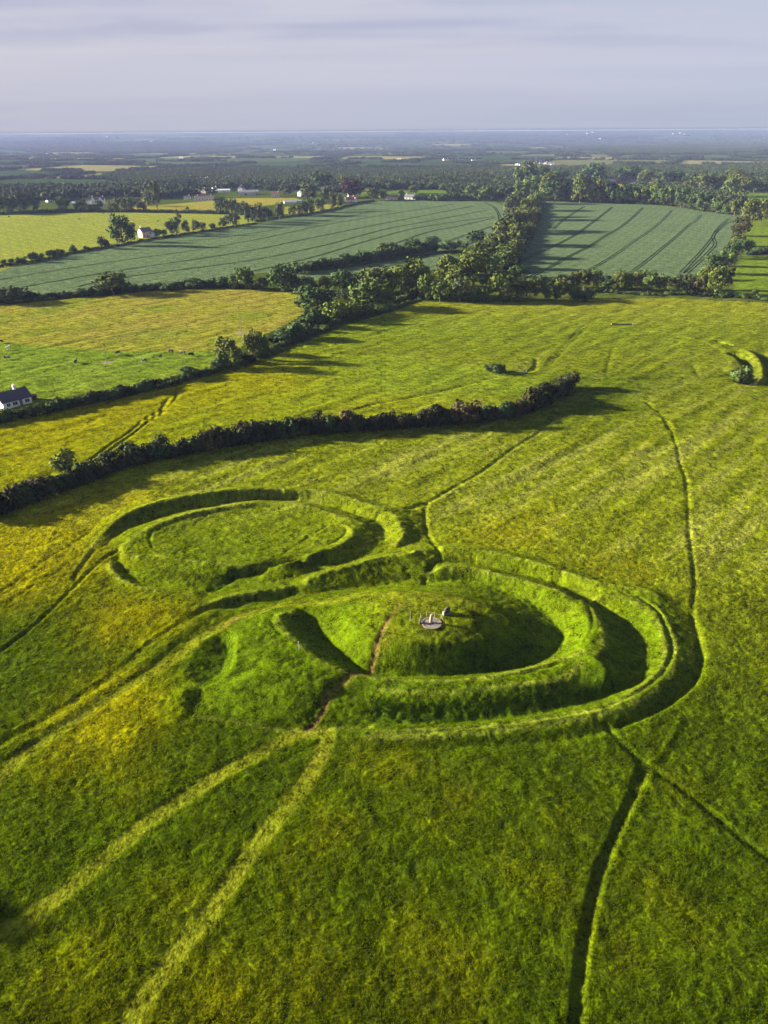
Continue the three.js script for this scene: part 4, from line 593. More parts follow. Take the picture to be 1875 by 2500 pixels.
row('between pale pasture and left crop', [...one([[-259,-509,4.1,3.8],[-256,-514,4.1,3.8],[-251,-519,4.9,6.7],[-246,-526,7.3,6.3],[-245,-535,5.1,5.1],[-241,-545,6.8,7.0],[-239,-556,5.8,6.0],[-239,-580,6.3,5.7],[-234,-594,4.1,4.2]], 'bush', 'dark'), ...one([[-225,-608,9.4,8.5]], 'bush', 'thorn'), ...one([[-217,-632,21.6,17.5]], 'round', 'dark'), ...one([[-219,-658,14.9,10.1]], 'round', 'grey'), ...one([[-206,-695,7.4,7.4],[-202,-701,6.6,5.4]], 'bush', 'green'), ...one([[-196,-710,13.1,11.6]], 'round', 'dark'), ...one([[-193,-723,18.1,8.8]], 'airy', 'grey'), ...one([[-188,-727,10.7,7.4],[-182,-743,9.7,7.9],[-177,-750,7.1,6.7]], 'round', 'grey'), ...one([[-169,-757,6.5,5.8]], 'bush', 'dark'), ...one([[-162,-773,8.7,7.5],[-154,-786,12.5,14.0]], 'round', 'grey')]);
row('below the golden hay field', [...one([[-142,-808,19.7,8.2],[-137,-815,17.4,7.9]], 'tall', 'grey'), ...one([[-133,-827,18.5,8.7],[-114,-850,17.2,10.6]], 'tall', 'grey'), ...one([[-125,-831,13.8,10.4],[-104,-892,10.5,8.6],[-93,-893,15.2,13.7]], 'round', 'dark'), ...one([[-85,-901,16.8,12.0],[-75,-935,15.9,11.7]], 'round', 'green'), ...one([[-60,-950,20.3,9.5],[-53,-969,18.0,8.6]], 'tall', 'olive')]);
row('between the white villa and the pale pasture', [...one([[-442,-910,18.4,21.0],[-438,-934,21.1,19.7],[-428,-946,19.4,16.1]], 'round', 'dark'), ...one([[-387,-937,16.0,16.0],[-368,-943,11.8,14.2]], 'round', 'green'), ...one([[-353,-938,8.7,10.5],[-352,-955,11.2,11.5]], 'bush', 'green'), ...one([[-327,-934,9.8,11.6],[-321,-942,14.2,11.3],[-307,-932,15.4,14.0],[-306,-963,12.0,13.9]], 'round', 'grey'), ...one([[-288,-932,11.7,7.5]], 'tall', 'grey'), ...one([[-281,-963,32.0,11.6]], 'tall', 'olive'), ...one([[-304,-1014,12.6,12.2]], 'round', 'dark'), ...one([[-192,-914,18.1,14.0],[-178,-907,15.8,15.3],[-164,-899,13.5,13.4]], 'round', 'dark'), ...one([[-244,-964,4.3,4.6]], 'bush', 'green')]);
row('around the cottages above the left crop', [...one([[-102,-1075,22.6,19.3]], 'round', 'grey'), ...one([[-77,-1054,20.1,14.8]], 'tall', 'grey'), ...one([[-44,-1133,23.8,26.0]], 'round', 'red'), ...one([[-146,-1194,14.3,19.0]], 'round', 'grey'), ...one([[-101,-1315,25.6,32.6]], 'round', 'dark'), ...one([[-64,-1271,23.3,16.6]], 'tall', 'light'), ...one([[-14,-1093,15.8,18.3]], 'round', 'olive'), ...one([[1,-1101,13.2,13.2]], 'round', 'green'), ...one([[27,-1090,13.5,10.0]], 'tall', 'green'), ...one([[50,-1205,11.5,16.8]], 'round', 'olive'), ...one([[-4,-1296,20.6,11.8]], 'airy', 'grey'), ...one([[129,-1107,18.2,19.9],[145,-1074,18.1,20.6]], 'round', 'green')]);
row('of the front rank above the right crop', [...one([[233,-1078,32.4,25.8]], 'round', 'olive'), ...one([[236,-1057,24.4,31.7]], 'round', 'dark'), ...one([[253,-1063,18.1,14.9],[277,-1028,14.9,11.5],[345,-999,12.8,12.8]], 'round', 'green'), ...one([[264,-1029,31.0,23.1],[289,-1021,29.7,22.9]], 'round', 'olive'), ...one([[301,-1015,23.4,18.3],[312,-1008,21.3,18.2],[325,-1006,20.2,17.1]], 'round', 'dark'), ...one([[335,-1000,19.1,19.0]], 'round', 'light'), ...one([[351,-988,22.8,18.8],[359,-973,21.9,21.8]], 'round', 'green'), ...one([[367,-944,21.9,15.9],[370,-919,17.6,14.0],[375,-898,19.6,20.2]], 'round', 'dark'), ...one([[380,-871,14.8,13.0],[386,-859,9.4,9.4]], 'round', 'green')]);
row('of the rear rank beside the farm sheds', [...one([[230,-1297,31.0,23.2],[259,-1383,37.1,26.0]], 'round', 'green'), ...one([[286,-1409,31.3,26.5],[336,-1487,21.2,30.9]], 'round', 'dark'), ...one([[404,-1500,31.2,48.9]], 'round', 'dark'), ...one([[507,-1682,19.9,23.2],[471,-1489,28.9,30.9]], 'round', 'dark'), ...one([[478,-1418,23.9,24.2],[460,-1307,15.6,20.8]], 'round', 'olive'), ...one([[530,-1460,20.8,24.3],[552,-1457,20.8,21.3],[556,-1409,20.1,23.4]], 'round', 'dark'), ...one([[483,-1223,17.6,17.5],[514,-1240,24.2,30.8]], 'round', 'olive'), ...one([[535,-1238,22.7,23.4],[499,-1112,23.4,21.3]], 'round', 'green'), ...one([[565,-1254,30.5,26.2],[526,-1126,25.9,21.3]], 'round', 'olive'), ...one([[577,-1204,17.3,17.7],[590,-1202,14.9,17.7]], 'round', 'dark')]);

// ---------------------------------------------------------------- tramlines: wheel gaps in the crop, their shade painted dark; tracks: bare earth
const gapShade = std([0.050, 0.066, 0.046]); gapShade.specularIntensity = 0;
function ribbon(pts, w, off = 0, lift = 0.05) {
  const d = spline(pts, 3), p = [], n = [], idx = [];
  d.forEach(([x, z], k) => {
    const a = d[Math.max(0, k - 1)], b = d[Math.min(d.length - 1, k + 1)], l = Math.hypot(b[0] - a[0], b[1] - a[1]) || 1, nx = -(b[1] - a[1]) / l, nz = (b[0] - a[0]) / l;
    for (const s of [1, -1]) { const q = off + s * w * (0.42 + 0.16 * vn(k * 0.7 + off, s)), X = x + nx * q, Z = z + nz * q; p.push(X, ground(X, Z) + lift, Z); n.push(0, 1, 0); }
    if (k) { const o = 2 * k - 2; idx.push(o, o + 1, o + 2, o + 1, o + 3, o + 2); }
  });
  const g = new THREE.BufferGeometry(); g.setAttribute('position', new THREE.Float32BufferAttribute(p, 3)); g.setAttribute('normal', new THREE.Float32BufferAttribute(n, 3)); g.setIndex(idx); return g;
}
function tram(label, pts, w = 0.8, gap = 2.1) { tag(put('tramline', mergeGeometries([ribbon(pts, w, gap / 2, 0.12), ribbon(pts, w, -gap / 2, 0.12)]), gapShade), label, null, null, 'structure'); }
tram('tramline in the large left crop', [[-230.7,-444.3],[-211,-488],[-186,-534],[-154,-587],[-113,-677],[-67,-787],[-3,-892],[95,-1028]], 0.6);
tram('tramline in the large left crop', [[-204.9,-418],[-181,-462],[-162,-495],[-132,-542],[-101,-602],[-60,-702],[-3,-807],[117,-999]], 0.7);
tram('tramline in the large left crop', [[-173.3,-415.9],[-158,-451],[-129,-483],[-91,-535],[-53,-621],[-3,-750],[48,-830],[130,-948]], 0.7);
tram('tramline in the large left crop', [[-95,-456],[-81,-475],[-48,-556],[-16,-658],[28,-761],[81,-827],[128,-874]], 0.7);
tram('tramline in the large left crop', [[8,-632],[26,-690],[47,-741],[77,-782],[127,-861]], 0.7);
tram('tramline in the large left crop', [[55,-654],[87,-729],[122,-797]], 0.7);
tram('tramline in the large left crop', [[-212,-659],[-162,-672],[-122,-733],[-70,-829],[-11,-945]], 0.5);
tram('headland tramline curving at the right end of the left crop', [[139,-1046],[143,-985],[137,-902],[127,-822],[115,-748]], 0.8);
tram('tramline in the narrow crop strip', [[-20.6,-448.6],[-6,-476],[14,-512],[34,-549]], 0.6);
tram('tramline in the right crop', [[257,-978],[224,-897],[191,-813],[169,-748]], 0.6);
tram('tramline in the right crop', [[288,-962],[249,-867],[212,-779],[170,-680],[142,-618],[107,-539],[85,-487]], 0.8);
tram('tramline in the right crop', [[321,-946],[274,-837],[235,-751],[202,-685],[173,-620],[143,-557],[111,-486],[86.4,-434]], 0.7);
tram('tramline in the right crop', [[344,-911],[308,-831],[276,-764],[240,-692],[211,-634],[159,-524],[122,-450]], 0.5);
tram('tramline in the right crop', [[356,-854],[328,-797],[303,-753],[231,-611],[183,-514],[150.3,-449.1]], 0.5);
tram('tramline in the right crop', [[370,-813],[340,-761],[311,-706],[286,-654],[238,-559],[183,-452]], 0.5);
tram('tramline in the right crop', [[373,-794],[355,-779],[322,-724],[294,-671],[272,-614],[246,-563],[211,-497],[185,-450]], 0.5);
const pale = std([0.36, 0.27, 0.22]);
tag(put('field_track', ribbon([[140.5,-373],[144,-376.3],[148,-378.8]], 5.5, 0, 0.06), pale), 'bare pinkish gateway of trodden earth in the low hedge', null, null, 'structure');
tag(put('field_track', ribbon([[-75.7,-228.3],[-75,-229.1],[-73.7,-230.2]], 3.6, 0, 0.06), pale), 'bare pinkish gap of trodden earth at the hedge end', null, null, 'structure');

// ---------------------------------------------------------------- houses
const M = {
  white: std([0.78, 0.76, 0.72]), cream: std([0.72, 0.62, 0.50]), pink: std([0.66, 0.42, 0.36]), grey: std([0.42, 0.43, 0.44]), slate: std([0.055, 0.055, 0.075]), slate2: std([0.12, 0.12, 0.14]), redtile: std([0.30, 0.11, 0.08]), brownroof: std([0.14, 0.10, 0.085]),
  sheet: std([0.40, 0.46, 0.55], { roughness: 0.5, metalness: 0.2 }), sheet2: std([0.58, 0.58, 0.58], { roughness: 0.5 }), glass: std([0.03, 0.035, 0.045], { roughness: 0.12 }), frame: std([0.75, 0.75, 0.74]), dark: std([0.05, 0.05, 0.055]), brick: std([0.20, 0.09, 0.06]), stone: std([0.40, 0.36, 0.30]),
};
const box = (w, h, d, x = 0, y = 0, z = 0) => new THREE.BoxGeometry(w, h, d).translate(x, y, z);
function gableBody(w, d, h, rise) {                            // walls with gables at both ends; ridge along x
  const s = new THREE.Shape([new THREE.Vector2(-d / 2, -0.6), new THREE.Vector2(d / 2, -0.6), new THREE.Vector2(d / 2, h), new THREE.Vector2(0, h + rise), new THREE.Vector2(-d / 2, h)]);
  return new THREE.ExtrudeGeometry(s, { depth: w, bevelEnabled: false }).translate(0, 0, -w / 2).rotateY(Math.PI / 2);
}
function gableRoof(w, d, h, rise, over = 0.35, t = 0.16) {
  const a = Math.atan2(rise, d / 2), L = Math.hypot(rise, d / 2) + over + 0.05, parts = [];
  for (const s of [1, -1]) parts.push(new THREE.BoxGeometry(w + 2 * over, t, L).translate(0, t / 2 + 0.03, L / 2).rotateX(a).translate(0, h + rise, 0).applyMatrix4(s > 0 ? new THREE.Matrix4() : new THREE.Matrix4().makeRotationY(Math.PI)));
  return mergeGeometries(parts);
}
// wins: [face 'f'|'b'|'l'|'r', along, up, width, height]
function house(name, label, pos, turn, { w, d, h, rise, wall = M.white, roof = M.slate, chimneys = [], wins = [], door = null, category = 'house', wings = [], group }) {
  const o = thing(name, label, category, at(pos[0], pos[1]), turn, group);
  put('wall', gableBody(w, d, h, rise), wall, o);
  const r = put('roof', gableRoof(w, d, h, rise), roof, o);
  for (const [x, s = 0.8, m = wall] of chimneys) { put('chimney', mergeGeometries([box(s, 1.5, 0.7, x, h + rise + 0.55, 0), box(s + 0.16, 0.14, 0.86, x, h + rise + 1.37, 0), new THREE.CylinderGeometry(0.13, 0.16, 0.45, 8).translate(x, h + rise + 1.65, 0)]), m, r); }
  const place = (q, face, along, up, ww, dd) => { const k = 0.03; if (face === 'f') q.position.set(along, up, dd / 2 + k); if (face === 'b') { q.position.set(along, up, -dd / 2 - k); q.rotation.y = Math.PI; } if (face === 'r') { q.position.set(ww / 2 + k, up, along); q.rotation.y = Math.PI / 2; } if (face === 'l') { q.position.set(-ww / 2 - k, up, along); q.rotation.y = -Math.PI / 2; } };
  for (const [face, along, up, ww, hh] of wins) {
    const f = put('window', mergeGeometries([box(ww + 0.16, 0.09, 0.12, 0, hh / 2), box(ww + 0.3, 0.1, 0.2, 0, -hh / 2), box(0.09, hh, 0.12, -ww / 2), box(0.09, hh, 0.12, ww / 2), box(0.06, hh, 0.1, 0, 0)]), M.frame, o); place(f, face, along, up, w, d);
    put('pane', box(ww - 0.1, hh - 0.1, 0.05), M.glass, f);
  }
  if (door) { const q = put('door', mergeGeometries([box(door[2], 2.05, 0.08, 0, 1.02)]), door[3] ?? M.dark, o); place(q, door[0], door[1], 0, w, d); put('door_frame', mergeGeometries([box(0.12, 2.2, 0.16, -door[2] / 2 - 0.06, 1.1), box(0.12, 2.2, 0.16, door[2] / 2 + 0.06, 1.1), box(door[2] + 0.3, 0.12, 0.16, 0, 2.2)]), M.frame, q); }
  wings.forEach(([x, z, ry, ww, wd, wh, wr, wm, rm]) => { const e = put('wing', gableBody(ww, wd, wh, wr), wm ?? wall, o); e.position.set(x, 0, z); e.rotation.y = ry; put('wing_roof', gableRoof(ww, wd, wh, wr, 0.3), rm ?? roof, e); });
  return o;
}
const H = (c) => c[0];
house('bungalow', 'white bungalow with dark slate roof and chimney at the left edge behind a hedge', [-116.2, -213.3], 0.84, { w: 8.8, d: 6.4, h: 2.35, rise: 2.25, wall: M.white, roof: M.slate, chimneys: [[1.2, 0.7, M.cream]],
  wins: [['f', -2.8, 1.3, 1.1, 1.0], ['f', -0.75, 1.3, 1.5, 1.1], ['f', 3.0, 1.3, 1.4, 1.1], ['r', 0.6, 1.3, 1.0, 1.0], ['l', 0.5, 1.3, 1.0, 1.0]], door: ['f', 1.05, 0.95, M.slate2], wings: [[-2.2, -4.1, 0, 3.4, 2.6, 2.0, 1.0]] });
{
  const [x, z] = H([[-111.8,-218.1]]), o = thing('garden_shed', 'small red-brown shed at the right end of the bungalow', 'shed', at(x, z), 0.47);
  put('wall', gableBody(1.6, 1.5, 1.3, 0.35), M.brick, o); put('roof', gableRoof(1.6, 1.5, 1.3, 0.35, 0.12, 0.08), M.brownroof, o); const d = put('door', box(0.7, 1.15, 0.06, 0, 0.6, 0.79), M.dark, o); put('handle', box(0.06, 0.06, 0.06, 0.24, 0.6, 0.84), M.frame, d);
}
house('house', 'two-storey pinkish house with blue-grey roof among trees at the left crop edge', H([[-217,-694]]), 0.75, { w: 10, d: 8.5, h: 5.2, rise: 3.0, wall: M.pink, roof: M.slate2, chimneys: [[-3.5, 0.9, M.cream]],
  wins: [['l', -2, 1.5, 1.2, 1.3], ['l', 2, 1.5, 1.2, 1.3], ['l', 0, 4.1, 1.1, 1.2], ['f', -3, 1.5, 1.4, 1.3], ['f', 3, 1.5, 1.4, 1.3], ['f', -3, 4.1, 1.2, 1.2], ['f', 3, 4.1, 1.2, 1.2]], door: ['f', 0, 1.1, M.dark], wings: [[4.5, 5.2, Math.PI / 2, 5, 4.4, 2.6, 1.5, M.white, M.sheet]] });
{ // white villa with two front gables
  const [x, z] = H([[-383,-1044]]);
  house('villa', 'large white villa with two gables and a low side wing', [x, z], 0.1, { w: 17, d: 8.5, h: 6, rise: 3.6, wall: M.white, roof: M.slate2, chimneys: [[-7, 1, M.white], [7, 1, M.white]],
    wins: [['f', -4.8, 8.2, 1.3, 1.4], ['f', 0, 4.4, 1.4, 1.6], ['f', 7, 4.4, 1.3, 1.6], ['f', 0, 1.6, 1.6, 1.6]], door: ['f', 1.9, 1.3, M.dark],
    wings: [[-4.8, 3.2, Math.PI / 2, 7, 6, 6, 4], [4.6, 3.2, Math.PI / 2, 7, 6, 6, 4], [-13.5, 1, 0, 12, 6, 3, 2]] });
}
const plain = (w, h) => [['f', -w * 0.3, 1.5, 1.6, 1.3], ['f', w * 0.3, 1.5, 1.6, 1.3], ['r', 0, 1.5, 1.3, 1.2]];
const two = (w) => [...plain(w), ['f', -w * 0.3, 4.1, 1.4, 1.2], ['f', w * 0.3, 4.1, 1.4, 1.2], ['l', 0, 4.1, 1.2, 1.2]];
house('cottage', 'small white cottage behind the golden shrubs, left of the villa', H([[-473,-1103]]), 0.9, { w: 11, d: 7, h: 3, rise: 3, wall: M.white, roof: M.slate2, chimneys: [[4, 0.9]], wins: plain(11), door: ['f', 0, 1.1] });
house('garage', 'low pale garage just left of the white villa', H([[-417,-1041]]), 0.2, { w: 8, d: 6, h: 2.6, rise: 1.4, wall: M.white, roof: M.sheet2, category: 'garage', wins: [['r', 0, 1.4, 1.2, 0.9]], door: ['f', 0, 2.6, M.grey] });
house('long_house', 'long low white house with dark roof above the golden hay field', H([[-254,-1112]]), 0.02, { w: 30, d: 8, h: 3.2, rise: 3, wall: M.white, roof: M.brownroof, chimneys: [[-10, 1], [9, 1]], wins: [...[-11, -7, -3, 4, 8, 12].map((x) => ['f', x, 1.6, 1.8, 1.4])], door: ['f', 0.5, 1.2] });
house('house', 'cream gabled house behind the long low white house', H([[-284,-1248]]), 1.2, { w: 11, d: 9, h: 4.6, rise: 4, wall: M.cream, roof: M.brownroof, chimneys: [[0, 1, M.cream]], wins: two(11), door: ['f', 0, 1.1] });
house('house', 'white two-storey house right of the cream gabled house', H([[-281,-1308]]), 0.8, { w: 9, d: 7, h: 4.6, rise: 2.5, wall: M.white, roof: M.slate2, chimneys: [[3, 0.9]], wins: two(9), door: ['f', 0, 1] });
house('shed', 'long white shed with pale roof in the village middle', H([[-263,-1296]]), 0.15, { w: 20, d: 9, h: 3, rise: 1.6, wall: M.white, roof: M.sheet2, category: 'shed', wins: [['f', 6, 1.6, 1.6, 1.1]], door: ['f', 0, 3.2, M.grey] });
house('house', 'tall pale house with bright gable beside the grey sheds', H([[-235,-1304]]), 1.3, { w: 12, d: 8, h: 5, rise: 3.4, wall: M.white, roof: M.slate2, chimneys: [[0, 1]], wins: two(12), door: ['f', 0, 1.1] });
house('shed', 'wide grey farm shed right of the tall pale house', H([[-211,-1219]]), 0.1, { w: 26, d: 13, h: 4, rise: 2.4, wall: M.grey, roof: M.slate2, category: 'shed', wins: [['f', 8, 2, 1.6, 1.1]], door: ['f', -2, 4, M.dark] });
house('shed', 'narrow grey shed at the right end of the village sheds', H([[-205,-1238]]), 0.4, { w: 16, d: 9, h: 3.6, rise: 2, wall: M.grey, roof: M.sheet2, category: 'shed', wins: [['f', 4, 2, 1.6, 1]], door: ['f', -2, 3, M.dark] });
house('cottage', 'small white cottage under trees left of the tall village tree', H([[-284,-1130]]), 0.1, { w: 9, d: 6, h: 2.8, rise: 2.2, wall: M.white, roof: M.slate2, chimneys: [[3, 0.8]], wins: plain(9), door: ['f', 0, 1] });
house('cottage', 'little cream cottage in the garden right of the villa', H([[-352,-1155]]), 0.3, { w: 8, d: 6, h: 2.8, rise: 2, wall: M.cream, roof: M.slate2, chimneys: [[0, 0.8]], wins: plain(8), door: ['f', 0, 1] });
house('cottage', 'white cottage with reddish roof between trees above the small golden plot', H([[-161,-1175]]), 0.1, { w: 12, d: 7, h: 3, rise: 2.6, wall: M.white, roof: M.redtile, chimneys: [[4, 0.9]], wins: plain(12), door: ['f', 0, 1.1] });
house('house', 'tall white house half hidden by the dense grey-green tree', H([[-122,-1178]]), 1.0, { w: 10, d: 8, h: 5.4, rise: 3, wall: M.white, roof: M.slate2, chimneys: [[0, 1]], wins: two(10), door: ['f', 0, 1.1] });
house('shed', 'low blue-white polytunnel-like shed by the village garden', H([[-122,-1056]]), 0.25, { w: 24, d: 6, h: 2, rise: 1.4, wall: M.white, roof: M.sheet, category: 'shed', wins: [['r', 0, 1.2, 1, 0.7]], door: ['r', 0, 1.4, M.grey] });
house('house', 'white house with dark roof beside the dark red tree', H([[-44,-1071]]), 0.5, { w: 15, d: 8, h: 3.2, rise: 3.4, wall: M.cream, roof: M.redtile, chimneys: [[5, 0.9]], wins: plain(15), door: ['f', 0, 1.1], wings: [[5.5, 3.5, Math.PI / 2, 6, 5, 3.2, 2.6, M.white]] });
house('house', 'red-roofed white house in front of the dark red tree, rear of the pair', H([[-44,-1141]]), 0.3, { w: 13, d: 8, h: 4.6, rise: 3, wall: M.white, roof: M.redtile, chimneys: [[-3, 0.9]], wins: two(13), door: ['f', 0, 1.1] });
house('cottage', 'white cottage with brown roof at the top of the left crop', H([[14,-1103]]), 0.05, { w: 16, d: 7, h: 3.2, rise: 2.4, wall: M.cream, roof: M.brownroof, chimneys: [[5, 0.9]], wins: plain(16), door: ['f', 0, 1.1] });
house('cottage', 'bright white cottage with slate roof, rightmost above the left crop', H([[41,-1106]]), -0.35, { w: 16, d: 7.5, h: 3.4, rise: 3, wall: M.white, roof: M.slate2, chimneys: [[6, 0.9], [-6, 0.9]], wins: plain(16), door: ['f', 0, 1.1] });
house('house', 'far white house beyond the village trees', H([[-56,-1611]]), 0.4, { w: 24, d: 10, h: 5, rise: 4, wall: M.white, roof: M.slate2, chimneys: [[8, 1.2]], wins: two(24), door: ['f', 0, 1.4] });
house('barn', 'low farm barn with pale blue roof on the far wooded ridge', H([[433,-1500]]), 0.05, { w: 26, d: 12, h: 4, rise: 2.6, wall: M.white, roof: M.sheet, category: 'barn', wins: [['f', 8, 2, 1.6, 1.2]], door: ['f', -3, 4, M.dark] });
house('house', 'red-roofed farmhouse between the two pale barns', H([[452,-1500]]), 0.6, { w: 18, d: 9, h: 4.6, rise: 4.2, wall: M.pink, roof: M.redtile, chimneys: [[5, 1.1, M.redtile]], wins: two(18), door: ['f', 0, 1.3] });
house('barn', 'round-shouldered grey barn right of the red-roofed farmhouse', H([[485,-1498]]), 0.02, { w: 24, d: 12, h: 3.6, rise: 3, wall: M.grey, roof: M.sheet2, category: 'barn', wins: [['f', 8, 2, 1.6, 1.2]], door: ['f', -3, 4, M.dark] });
// villages and farms further out
{
  const far = [['in the hazy village behind the dark wood', 'homes of the village behind the dark wood', [[-377,-1613],[-364,-1606],[-365,-1626],[-328,-1631],[-325,-1641],[-412,-1673]], 12], ['in the white village beyond the ridge trees', 'homes of the village beyond the ridge', [[395,-2311],[414,-2351],[447,-2422],[487,-2504],[509,-2528],[518,-2499],[518,-2440],[499,-2305],[473,-2138],[462,-2059],[424,-2220],[469,-2281]], 8.5], ['among far hazy fields on the left', 'far homes on the left', [[-835,-3305],[-2798,-8189],[-1913,-6570],[-1942,-6763]], 16], ['along the blue middle distance', 'far homes in the middle', [[46,-2767],[63,-2802],[321,-2760],[231,-2853],[-671,-4998],[-572,-6682]], 16], ['on the far pale slope at the right', 'far homes on the right', [[1830,-7940],[2121,-8301],[2263,-8633],[1924,-7071],[2352,-7431],[2934,-8093],[3046,-8205],[3019,-8008]], 15]];
  for (const [where, group, pts, w] of far) pts.sort((a, b) => a[0] / -a[1] - b[0] / -b[1]).forEach(([x, z], k, l) => {
    const a = rr(-0.5, 0.5), s = w * rr(0.85, 1.2), r = k % 3, ord = k === 0 ? 'leftmost' : k === l.length - 1 ? 'rightmost' : ORD[k] + ' from left';
    house('distant_house', `${['white house with grey roof', 'cream house with brown roof', 'white house with slate roof'][r]}, ${ord} ${where}`, [x, z], a, { w: s, d: s * 0.55, h: 4.4, rise: 3.4, wall: r === 1 ? M.cream : M.white, roof: [M.sheet2, M.brownroof, M.slate2][r], chimneys: [[s * 0.3, 1.2]], wins: [['f', -s * 0.25, 2, 1.6, 1.4], ['f', s * 0.25, 2, 1.6, 1.4]], group });
  });
}

// ---------------------------------------------------------------- the standing stone and what is around it
const stoneTex = tileNoise(256, [[4, 0.5], [11, 0.6], [37, 0.5]], (a) => { const k = 0.78 + a * 0.5; return [k, k * 0.97, k * 0.93]; });
const granite = new THREE.MeshStandardMaterial({ color: new THREE.Color().setRGB(0.42, 0.37, 0.28), map: stoneTex, bumpMap: stoneTex, bumpScale: 0.05, roughness: 0.9 });
const flag = new THREE.MeshStandardMaterial({ color: new THREE.Color().setRGB(0.20, 0.185, 0.18), map: stoneTex, roughness: 0.9 });
const kerbM = new THREE.MeshStandardMaterial({ color: new THREE.Color().setRGB(0.24, 0.175, 0.13), map: stoneTex, roughness: 0.9 });
const darkStone = new THREE.MeshStandardMaterial({ color: new THREE.Color().setRGB(0.07, 0.066, 0.066), map: stoneTex, roughness: 0.85 });
const [LX, LZ] = H([[7.6,-94.5,3.7]]);
const LY = ground(LX, LZ) + 0.06;
{
  const prof = [[0.001, -0.2], [0.30, -0.2], [0.29, 0.1], [0.27, 0.6], [0.25, 1.1], [0.22, 1.42], [0.16, 1.62], [0.08, 1.72], [0.001, 1.75]].map((p) => new THREE.Vector2(...p));
  const g = new THREE.LatheGeometry(prof, 18), p = g.attributes.position;
  for (let i = 0; i < p.count; i++) { const y = p.getY(i), k = 1 + 0.09 * (vn(p.getX(i) * 6 + 3, y * 5) - 0.5) * 2; p.setXYZ(i, p.getX(i) * k + y * 0.045, y, p.getZ(i) * k * 0.86 - y * 0.02); }
  g.computeVertexNormals();
  const o = thing('standing_stone', 'pale rounded standing stone on the mound top, leaning slightly right', 'standing stone', [LX, LY, LZ]); put('pillar', g, granite, o);
  // the round paved setting
  const s = thing('stone_setting', 'round paved setting of grey flags with a pinkish kerb beneath the standing stone', 'paving', [LX + 0.12, LY - 0.05, LZ + 0.1]);
  s.scale.setScalar(0.86);
  put('bedding', new THREE.CylinderGeometry(1.95, 2.05, 0.35, 28).translate(0, -0.185, 0), kerbM, s);
  for (let ring = 0; ring < 2; ring++) { const n = ring ? 13 : 7, r0 = ring ? 0.98 : 0.38, r1 = ring ? 1.58 : 0.94; for (let k = 0; k < n; k++) { const a0 = k / n * 6.2832 + 0.03, a1 = (k + 1) / n * 6.2832 - 0.03 / r0 * 0.5, sh = new THREE.Shape(); sh.moveTo(Math.cos(a0) * r0, Math.sin(a0) * r0); sh.lineTo(Math.cos(a0) * r1, Math.sin(a0) * r1); sh.lineTo(Math.cos((a0 + a1) / 2) * r1 * 1.02, Math.sin((a0 + a1) / 2) * r1 * 1.02); sh.lineTo(Math.cos(a1) * r1, Math.sin(a1) * r1); sh.lineTo(Math.cos(a1) * r0, Math.sin(a1) * r0); put('paving_stone', new THREE.ExtrudeGeometry(sh, { depth: 0.06 + rr(0, 0.025), bevelEnabled: false }).rotateX(-Math.PI / 2), flag, s); } }
  for (let k = 0; k < 20; k++) { const a = k / 20 * 6.2832; const q = put('kerb_stone', moved(box(0.5, 0.2 + rr(0, 0.07), 0.26), Math.cos(a) * 1.78, 0.02, Math.sin(a) * 1.78, -a + Math.PI / 2 + rr(-0.08, 0.08)), kerbM, s); }
  // low rope fence
  const fence = thing('rope_fence', 'low fence of pale posts and slack rope around the standing stone', 'fence', [LX, LY, LZ]); const wood = std([0.34, 0.29, 0.20]);
  const ring = [[-1.6, -1.25], [-0.6, -1.75], [0.75, -1.75], [1.75, -1.0], [1.95, 0.3], [-1.95, 0.1]];
  const tops = ring.map(([x, z], k) => { const y = ground(LX + x, LZ + z) - LY, l = rr(-0.12, 0.12); put('post', limb([x, y - 0.2, z], [x + l, y + 0.95, z + rr(-0.08, 0.08)], 0.04, 0.032, 7), wood, fence); return [x + l, y + 0.88, z]; });
  for (const [a, b] of [[5, 0], [0, 1], [1, 2], [2, 3], [3, 4]]) { const A = new THREE.Vector3(...tops[a]), B = new THREE.Vector3(...tops[b]), m = A.clone().lerp(B, 0.5); m.y -= 0.32; put('rope', new THREE.TubeGeometry(new THREE.QuadraticBezierCurve3(A, m, B), 10, 0.018, 5), wood, fence); }
}
{
  const [x, z] = H([[10.5,-96.9,3.7]]), o = thing('memorial_stone', 'upright memorial slab, shade in its dark colour, pale lit edge behind the standing stone', 'memorial', at(x, z), 0.45);
  put('slab', new THREE.ExtrudeGeometry(new THREE.Shape([[-0.48, 0], [0.48, 0], [0.48, 0.95], [0.3, 1.2], [0, 1.3], [-0.3, 1.2], [-0.48, 0.95]].map((p) => new THREE.Vector2(...p))), { depth: 0.2, bevelEnabled: true, bevelSize: 0.02, bevelThickness: 0.02, bevelSegments: 1 }).translate(0, 0, -0.1), darkStone, o);  // the slab's shaded face is put into its dark stone colour
  put('plinth', box(1.3, 0.22, 0.5, 0, 0.05, 0), flag, o); put('lit_edge', moved(box(0.3, 0.75, 0.3), -0.72, 0.3, 0.05, 0.2), granite, o);  // pale block added as the sunlit edge of the slab
  const [x2, z2] = H([[6,-94.4,3.7]]), b = thing('information_block', 'small dark stone block with a white plaque left of the standing stone', 'plaque', at(x2, z2), 0.2);
  put('block', moved(box(0.62, 0.62, 0.4), 0, 0.25, 0, 0, -0.12), darkStone, b); put('plaque', moved(box(0.34, 0.2, 0.03), 0.06, 0.46, 0.2, 0, -0.5), M.white, b);
}
const pole = std([0.16, 0.145, 0.12]), greyMetal = std([0.34, 0.36, 0.37], { roughness: 0.5, metalness: 0.3 });
